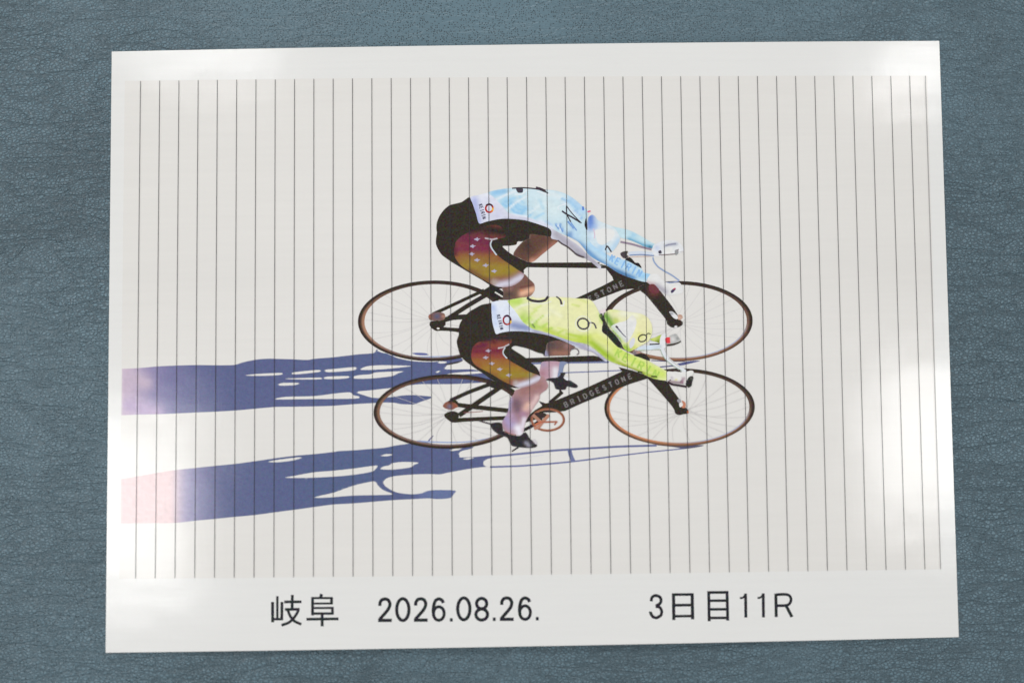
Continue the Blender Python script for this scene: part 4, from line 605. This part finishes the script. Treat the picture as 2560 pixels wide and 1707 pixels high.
LINES = [(-137.66, 94.72, -138.57, -80.52), (-130.77, 94.69, -131.69, -80.55), (-123.89, 94.65, -124.8, -80.58), (-117.01, 94.62, -117.91, -80.61), (-110.13, 94.59, -111.02, -80.64), (-103.24, 94.55, -104.13, -80.67), (-96.36, 94.52, -97.24, -80.7), (-89.48, 94.48, -90.35, -80.73), (-82.6, 94.45, -83.46, -80.76), (-75.71, 94.41, -76.58, -80.79), (-68.83, 94.38, -69.69, -80.82), (-61.95, 94.34, -62.8, -80.85), (-55.07, 94.31, -55.91, -80.88), (-48.18, 94.28, -49.02, -80.91), (-41.3, 94.24, -42.13, -80.94), (-34.42, 94.21, -35.24, -80.97), (-27.53, 94.17, -28.36, -81), (-20.65, 94.14, -21.47, -81.03), (-13.77, 94.1, -14.58, -81.06), (-6.89, 94.07, -7.69, -81.09), (-0, 94.04, -0.8, -81.11), (6.88, 94, 6.09, -81.14), (13.76, 93.97, 12.98, -81.17), (20.64, 93.93, 19.87, -81.2), (27.53, 93.9, 26.75, -81.23), (34.41, 93.86, 33.64, -81.26), (41.29, 93.83, 40.53, -81.29), (48.17, 93.79, 47.42, -81.32), (55.06, 93.76, 54.31, -81.35), (61.94, 93.73, 61.2, -81.38), (68.82, 93.69, 68.09, -81.41), (75.7, 93.66, 74.97, -81.44), (82.59, 93.62, 81.86, -81.47), (89.47, 93.59, 88.75, -81.5), (96.35, 93.55, 95.64, -81.53), (103.23, 93.52, 102.53, -81.56), (110.12, 93.49, 109.42, -81.59), (117, 93.45, 116.31, -81.62), (123.88, 93.42, 123.2, -81.65), (130.77, 93.38, 130.08, -81.68), (137.65, 93.35, 136.97, -81.71), (143.36, 93.4, 142.54, -81.75)]
CORNERS = [(-148.09, 105.65), (148.95, 106.18), (148.2, -105.38), (-148.93, -105.96)]
IMAGE_AREA = [(-143.34, 94.91), (144.1, 93.47), (142.67, -81.82), (-144.32, -80.68)]

def xy(s): return [tuple(map(float, p.split(','))) for p in s.split()]
def smooth(P, closed=True, n=4, tau=.42):
    out = []; m = len(P)
    for i in range(m if closed else m - 1):
        if closed: a, b, c, d = P[i-1], P[i], P[(i+1) % m], P[(i+2) % m]
        else: a, b, c, d = P[max(0, i-1)], P[i], P[i+1], P[min(m-1, i+2)]
        if math.hypot(b[0]-c[0], b[1]-c[1]) < 1e-3: continue
        for k in range(n):
            t = k/n; h1 = 2*t**3-3*t**2+1; h2 = -2*t**3+3*t**2; h3 = t**3-2*t**2+t; h4 = t**3-t**2
            out.append(tuple(h1*b[q] + h2*c[q] + h3*tau*(c[q]-a[q]) + h4*tau*(d[q]-b[q]) for q in (0, 1)))
    if not closed: out.append(P[-1])
    clean = []
    for p in out:
        if not clean or math.hypot(p[0]-clean[-1][0], p[1]-clean[-1][1]) > .004: clean.append(p)
    if closed and math.hypot(clean[0][0]-clean[-1][0], clean[0][1]-clean[-1][1]) < .004: clean.pop()
    return clean
def seg_dist(x, y, L):
    if len(L) == 1: return math.hypot(x - L[0][0], y - L[0][1])
    best = 1e9
    for (ax, ay), (bx, by) in zip(L, L[1:]):
        dx, dy = bx-ax, by-ay; t = max(0, min(1, ((x-ax)*dx + (y-ay)*dy)/(dx*dx + dy*dy + 1e-12)))
        best = min(best, math.hypot(x-ax-t*dx, y-ay-t*dy))
    return best
def ribbon(P, w0, w1):
    """left and right edge of a stroke"""
    n = len(P); Lf, Rt = [], []
    for i in range(n):
        a = P[max(0, i-1)]; b = P[min(n-1, i+1)]; dx, dy = b[0]-a[0], b[1]-a[1]; q = math.hypot(dx, dy) or 1
        w = (w0 + (w1 - w0)*i/(n-1))/2; Lf.append((P[i][0]-dy/q*w, P[i][1]+dx/q*w)); Rt.append((P[i][0]+dy/q*w, P[i][1]-dx/q*w))
    return Lf, Rt

GROUND = ink((223, 220, 214))
class Ink:
    """collects the flat pieces of one printed object"""
    def __init__(self): self.bm = bmesh.new(); self.lay = self.bm.verts.layers.float_color.new('ink')
    def add(self, faces_xy, colour, layer, fine=False, bleed=0.0):
        """faces_xy: list of polygons (x,y); colour: rgb or function(x,y)"""
        bm = bmesh.new(); cache = {}
        for f in faces_xy:
            vs = []
            for p in f:
                key = (round(p[0], 4), round(p[1], 4))
                if key not in cache: cache[key] = bm.verts.new((p[0], p[1], 0))
                if cache[key] not in vs: vs.append(cache[key])
            if len(vs) > 2:
                try: bm.faces.new(vs)
                except ValueError: pass
        xs = [v.co.x for v in bm.verts]; ys = [v.co.y for v in bm.verts]
        step = .75 if fine else STEP
        k = math.floor(min(xs)/step) + 1
        while k*step < max(xs):
            bmesh.ops.bisect_plane(bm, geom=bm.verts[:]+bm.edges[:]+bm.faces[:], dist=1e-5, plane_co=(k*step, 0, 0), plane_no=(1, 0, 0)); k += 1
        if fine:
            k = math.floor(min(ys)/step) + 1
            while k*step < max(ys):
                bmesh.ops.bisect_plane(bm, geom=bm.verts[:]+bm.edges[:]+bm.faces[:], dist=1e-5, plane_co=(0, k*step, 0), plane_no=(0, 1, 0)); k += 1
        vm = {}
        for v in bm.verts:
            x, y = v.co.x, v.co.y
            nv = self.bm.verts.new((x*MM, y*MM, (lift(x) + layer*LAYER)*MM))
            c = colour(x, y) if callable(colour) else colour
            if bleed and v.is_boundary: c = tuple(p + (q - p)*bleed for p, q in zip(c, GROUND))   # ink thins out at the rim of a printed area
            nv[self.lay] = (*c, 1); vm[v] = nv
        for f in bm.faces:
            vs = [vm[v] for v in f.verts]
            if f.normal.z < 0: vs.reverse()
            try: self.bm.faces.new(vs)
            except ValueError: pass
        bm.free()
    def finish(self, name, parent, label=None):
        me = bpy.data.meshes.new(name); self.bm.normal_update(); self.bm.to_mesh(me); self.bm.free(); me.materials.append(PRINT)
        o = bpy.data.objects.new(name, me); col.objects.link(o); o.parent = parent
        if label: o['label'] = label
        return o

def filled(outer, holes):
    loops = [[Vector((x, y, 0)) for x, y in l] for l in [outer] + holes]
    flat = [(v.x, v.y) for l in loops for v in l]
    return [[flat[i] for i in t] for t in tessellate_polygon(loops)]
def toned(base, areas):
    base = ink(base); A = [(L, r, ink(c)) for L, r, c in areas]
    def f(x, y):
        c = base
        for L, r, k in A:
            d = seg_dist(x, y, L)/r
            if d < 2.2:
                w = math.exp(-d*d); c = tuple(a + (b - a)*w for a, b in zip(c, k))
        n = 1 + .07*noise.noise((x*.55, y*.8, 1.0)) + .06*noise.noise((x*1.7, y*1.1, 4.0))   # uneven laydown of the ink
        return tuple(min(.95, v*n) for v in c)
    return f

GLYPH = {'B': [[(0,0),(0,1),(.6,1),(.75,.78),(.6,.55),(0,.53)],[(.6,.53),(.8,.28),(.62,0),(0,0)]], 'R': [[(0,0),(0,1),(.65,1),(.78,.76),(.65,.52),(0,.5)],[(.4,.5),(.8,0)]],
 'I': [[(.4,0),(.4,1)],[(.2,0),(.6,0)],[(.2,1),(.6,1)]], 'D': [[(0,0),(0,1),(.5,1),(.8,.7),(.8,.3),(.5,0),(0,0)]], 'G': [[(.78,.82),(.5,1),(.2,.95),(0,.6),(0,.3),(.25,.02),(.6,0),(.8,.2),(.8,.45),(.5,.45)]],
 'E': [[(.75,1),(0,1),(0,0),(.75,0)],[(0,.52),(.6,.52)]], 'S': [[(.75,.82),(.5,1),(.15,.95),(.05,.72),(.4,.52),(.75,.36),(.72,.08),(.4,0),(.05,.14)]], 'T': [[(0,1),(.85,1)],[(.42,1),(.42,0)]],
 'O': [[(.4,0),(.08,.15),(0,.5),(.08,.85),(.4,1),(.72,.85),(.8,.5),(.72,.15),(.4,0)]], 'K': [[(0,0),(0,1)],[(.75,1),(.05,.45)],[(.25,.6),(.78,0)]], 'N': [[(0,0),(0,1)],[(0,1),(.75,0)],[(.75,0),(.75,1)]]}
# how dark tyre and tan sidewall show round each wheel: (angle from right, counter-clockwise) -> tyre colour, sidewall colour
def wheel_tone(kind, a, r):
    """a: angle, r: 0 at the inner edge .. 1 at the outer edge; returns printed colour"""
    left = max(0, -math.cos(a)); down = max(0, -math.sin(a)); up = max(0, math.sin(a)); right = max(0, math.cos(a))
    tyre = (54, 44, 38); wall = (66, 51, 44)
    tan = {'rear_up': .7*left**2.5 + .3*down*left + .15*down, 'front_up': .35*right**3 + .6*down + .1*left, 'rear_lo': .5*left**2 + .3*down + .12*up, 'front_lo': .9*left + .6*down + .2*right}[kind]
    tan = min(1, tan); w = tuple(p + (q - p)*tan for p, q in zip(wall, (206, 150, 118)))
    if kind == 'front_lo': w = tuple(p + (q - p)*min(1, left*.9 + down*.3) for p, q in zip(w, (206, 134, 92)))
    rimlight = down*max(0, math.cos(a) + .35) if kind.startswith('front') else down*.25
    t = r
    if t < .30: c = tuple(p + (q - p)*min(1, rimlight*1.5) for p, q in zip(w, (176, 182, 204)))
    elif t < .62: c = tuple(p + (q - p)*((t - .30)/.32) for p, q in zip(w, tyre))
    else: c = tyre
    if kind in ('front_lo', 'front_up') and down > .3 and t >= .3: c = tuple(p + (q - p)*.6*down*(1 - abs(t - .6)) for p, q in zip(c, (186, 130, 96)))
    return ink(c)

def paint(prims, layer, bleed=.10):
    k = Ink()
    for p in prims:
        if p[0] == 'P':
            _, outer, holes, colour, areas, sharp = p
            o = xy(outer) if sharp else smooth(xy(outer)); hs = [smooth(xy(h)) for h in holes]
            if areas: k.add(filled(o, hs), toned(colour, [(xy(a), r, c) for a, r, c in areas]), layer, True, bleed)
            else: k.add(filled(o, hs), ink(colour), layer)
        elif p[0] == 'S':
            _, line, w0, w1, colour, sharp = p
            P = xy(line) if sharp else smooth(xy(line), False); a, b = ribbon(P, w0, w1)
            k.add([[a[i], b[i], b[i+1], a[i+1]] for i in range(len(a)-1)], ink(colour), layer)
        elif p[0] == 'R':
            P = smooth(xy(p[1]), True, 2); n = len(P); cx = sum(q[0] for q in P)/n; cy = sum(q[1] for q in P)/n; a, b = [], []
            for i in range(n):
                dx, dy = P[(i+1) % n][0]-P[i-1][0], P[(i+1) % n][1]-P[i-1][1]; q = math.hypot(dx, dy)
                a.append((P[i][0]-dy/q*p[2]/2, P[i][1]+dx/q*p[2]/2)); b.append((P[i][0]+dy/q*p[2]/2, P[i][1]-dx/q*p[2]/2))
            k.add([[a[i], b[i], b[(i+1) % n], a[(i+1) % n]] for i in range(n)], ink(p[3]), layer)
        elif p[0] == 'W':
            (cx, cy), (ax, ay), (bx, by) = xy(p[1]); n = 96; rows = 6
            # the tyre looks thickest at the ends of the long axis
            pos = lambda i, j: (cx + (bx + (ax-bx)*j/rows)*math.cos(2*math.pi*i/n), cy + (by + (ay-by)*j/rows)*math.sin(2*math.pi*i/n))
            def tone(x, y):
                a = math.atan2((y-cy)/ay, (x-cx)/ax); ro = 1.0; ri = math.hypot((x-cx)/ax, (y-cy)/ay); r0 = math.hypot(bx*math.cos(a)/ax, by*math.sin(a)/ay)
                return wheel_tone(p[2], a, max(0, min(1, (ri - r0)/(1 - r0))))
            k.add([[pos(i, j), pos(i, j+1), pos(i+1, j+1), pos(i+1, j)] for i in range(n) for j in range(rows)], tone, layer)
        elif p[0] == 'K':
            (cx, cy), (rx, ry), (hx, hy) = xy(p[1]); rnd = random.Random(p[5])
            for i in range(p[2]):
                a = 2*math.pi*(i + rnd.uniform(-.25, .25))/p[2]; e = (cx + rx*math.cos(a), cy + ry*math.sin(a)); s = (hx + rnd.uniform(-1.5, 1.5), hy + rnd.uniform(-1, 1))
                bow = rnd.uniform(.3, 1.0)*(1.6 if math.sin(a) < 0 else .7); md = ((s[0]+e[0])/2 + math.sin(a)*bow*1.2, (s[1]+e[1])/2 - abs(math.cos(a))*bow*1.6)
                P = smooth([s, md, e], False, 5); A, B = ribbon(P, p[4]*rnd.uniform(.7, 1.2), p[4])
                k.add([[A[q], B[q], B[q+1], A[q+1]] for q in range(len(A)-1)], ink(p[3]), layer + .25*i/p[2])
        elif p[0] == 'T':
            _, chh, at, ang, w, h, colour, sw = p; (ox, oy), = xy(at); ca, sa = math.cos(math.radians(-ang)), math.sin(math.radians(-ang))
            for L in GLYPH[chh]:
                P = [(ox + (gx*w*.8 - w*.3)*ca - (gy-.5)*h*sa, oy + (gx*w*.8 - w*.3)*sa + (gy-.5)*h*ca) for gx, gy in L]
                A, B = ribbon(P, sw, sw); k.add([[A[q], B[q], B[q+1], A[q+1]] for q in range(len(A)-1)], ink(colour), layer); layer += .3
        layer += 1
    return k, layer

# ------------------------------------------------------------------ the photo print
sheet = bpy.data.objects.new('photo_print', None); col.objects.link(sheet)
sheet['label'] = 'glossy white photo-finish print of two racing cyclists with ruled vertical lines and a printed date'
sheet['category'] = 'photo print'

def paper():
    """the sheet itself: a thin slab, arched a little, cut corners as measured"""
    (ax, ay), (bx, by), (cx, cy), (dx, dy) = CORNERS; bm = bmesh.new(); lay = bm.verts.layers.float_color.new('ink')
    xs = [ax] + [k*STEP for k in range(math.ceil(-147/STEP), math.floor(147/STEP) + 1)] + [bx]; ny = 40; T = .24; c = ink((223, 222, 219)); top = []; bot = []
    n = len(xs)
    for j in range(ny + 1):
        v = j/ny; r = []; r2 = []
        lx = ax + (dx-ax)*v; rx = bx + (cx-bx)*v
        for i in range(n):
            x = lx if i == 0 else rx if i == n-1 else xs[i]; u = (x-lx)/(rx-lx); y = (ay + (by-ay)*u)*(1-v) + (dy + (cy-dy)*u)*v
            w = bm.verts.new((x*MM, y*MM, lift(x)*MM)); w[lay] = (*c, 1); r.append(w)
            w = bm.verts.new((x*MM, y*MM, (lift(x)-T)*MM)); w[lay] = (*c, 1); r2.append(w)
        top.append(r); bot.append(r2)
    for j in range(ny):
        for i in range(n-1):
            bm.faces.new((top[j+1][i], top[j+1][i+1], top[j][i+1], top[j][i])); f = bm.faces.new((bot[j][i], bot[j][i+1], bot[j+1][i+1], bot[j+1][i])); f.material_index = 1
    rim = [(0, i) for i in range(n)] + [(j, n-1) for j in range(1, ny+1)] + [(ny, i) for i in range(n-2, -1, -1)] + [(j, 0) for j in range(ny-1, 0, -1)]
    for (a, b), (e, f_) in zip(rim, rim[1:] + rim[:1]):
        f = bm.faces.new((top[a][b], top[e][f_], bot[e][f_], bot[a][b])); f.material_index = 1
    me = bpy.data.meshes.new('paper'); bm.normal_update(); bm.to_mesh(me); bm.free(); me.materials.append(PRINT); me.materials.append(EDGE)
    o = bpy.data.objects.new('paper', me); col.objects.link(o); o.parent = sheet
paper()

k = Ink(); (ax, ay), (bx, by), (cx, cy), (dx, dy) = IMAGE_AREA
def ground_tone(x, y):
    a, b = ink((220, 217, 212)), ink((226, 223, 219)); w = math.exp(-((x + 5)/105)**2 - ((y - 5)/80)**2)  # light falloff away from the middle painted into the ground colour
    s = 1 - .018*math.exp(-((y - 24)/9)**2) - .010*math.exp(-((y + 14)/6)**2) + .008*noise.noise((x*.01, y*.35, 2.0)) + .006*noise.noise((x*.05, y*.9, 5.0))
    return tuple((p + (q - p)*w)*s for p, q in zip(a, b))
gx = [None] + [n*STEP for n in range(-47, 48)] + [None]; nj = 70; q = []
for j in range(nj + 1):
    v = j/nj; lx = ax + (dx-ax)*v; rx = bx + (cx-bx)*v; row = []
    for n, x in enumerate(gx):
        x = lx if n == 0 else rx if n == len(gx)-1 else x; w = (x-lx)/(rx-lx); row.append((x, (ay + (by-ay)*w)*(1-v) + (dy + (cy-dy)*w)*v))
    q.append(row)
k.add([[q[j+1][n], q[j+1][n+1], q[j][n+1], q[j][n]] for j in range(nj) for n in range(len(gx)-1)], ground_tone, 1, False)
k.finish('image_ground', sheet, 'warm pale track surface behind the printed riders')

layer = 3; made = {}
for i in ORDER:                  # painted back to front
    name, parent, label, prims = ART[i]
    if name == 'caption_character': k, _ = paint(prims, 2)
    else: k, layer = paint(prims, layer, 0.35 if name == 'shadow_picture' else 0 if name in ('thigh_panel', 'white_panel') else .10)
    made[i] = k.finish(name, sheet, label)
for i, (name, parent, label, prims) in enumerate(ART):
    if parent is not None: made[i].parent = made[parent]
for q, (x0, y0, x1, y1) in enumerate(LINES):
    k = Ink(); last = q == len(LINES) - 1; w = .24 if last else .175; g = (150, 146, 146) if last else (60, 56, 60)
    A, B = ribbon([(x0, y0), (x1, y1)], w, w); k.add([[A[0], B[0], B[1], A[1]]], ink(g), layer + 2)
    k.finish('timing_line', sheet, 'fainter ruled line at the right edge' if last else None)
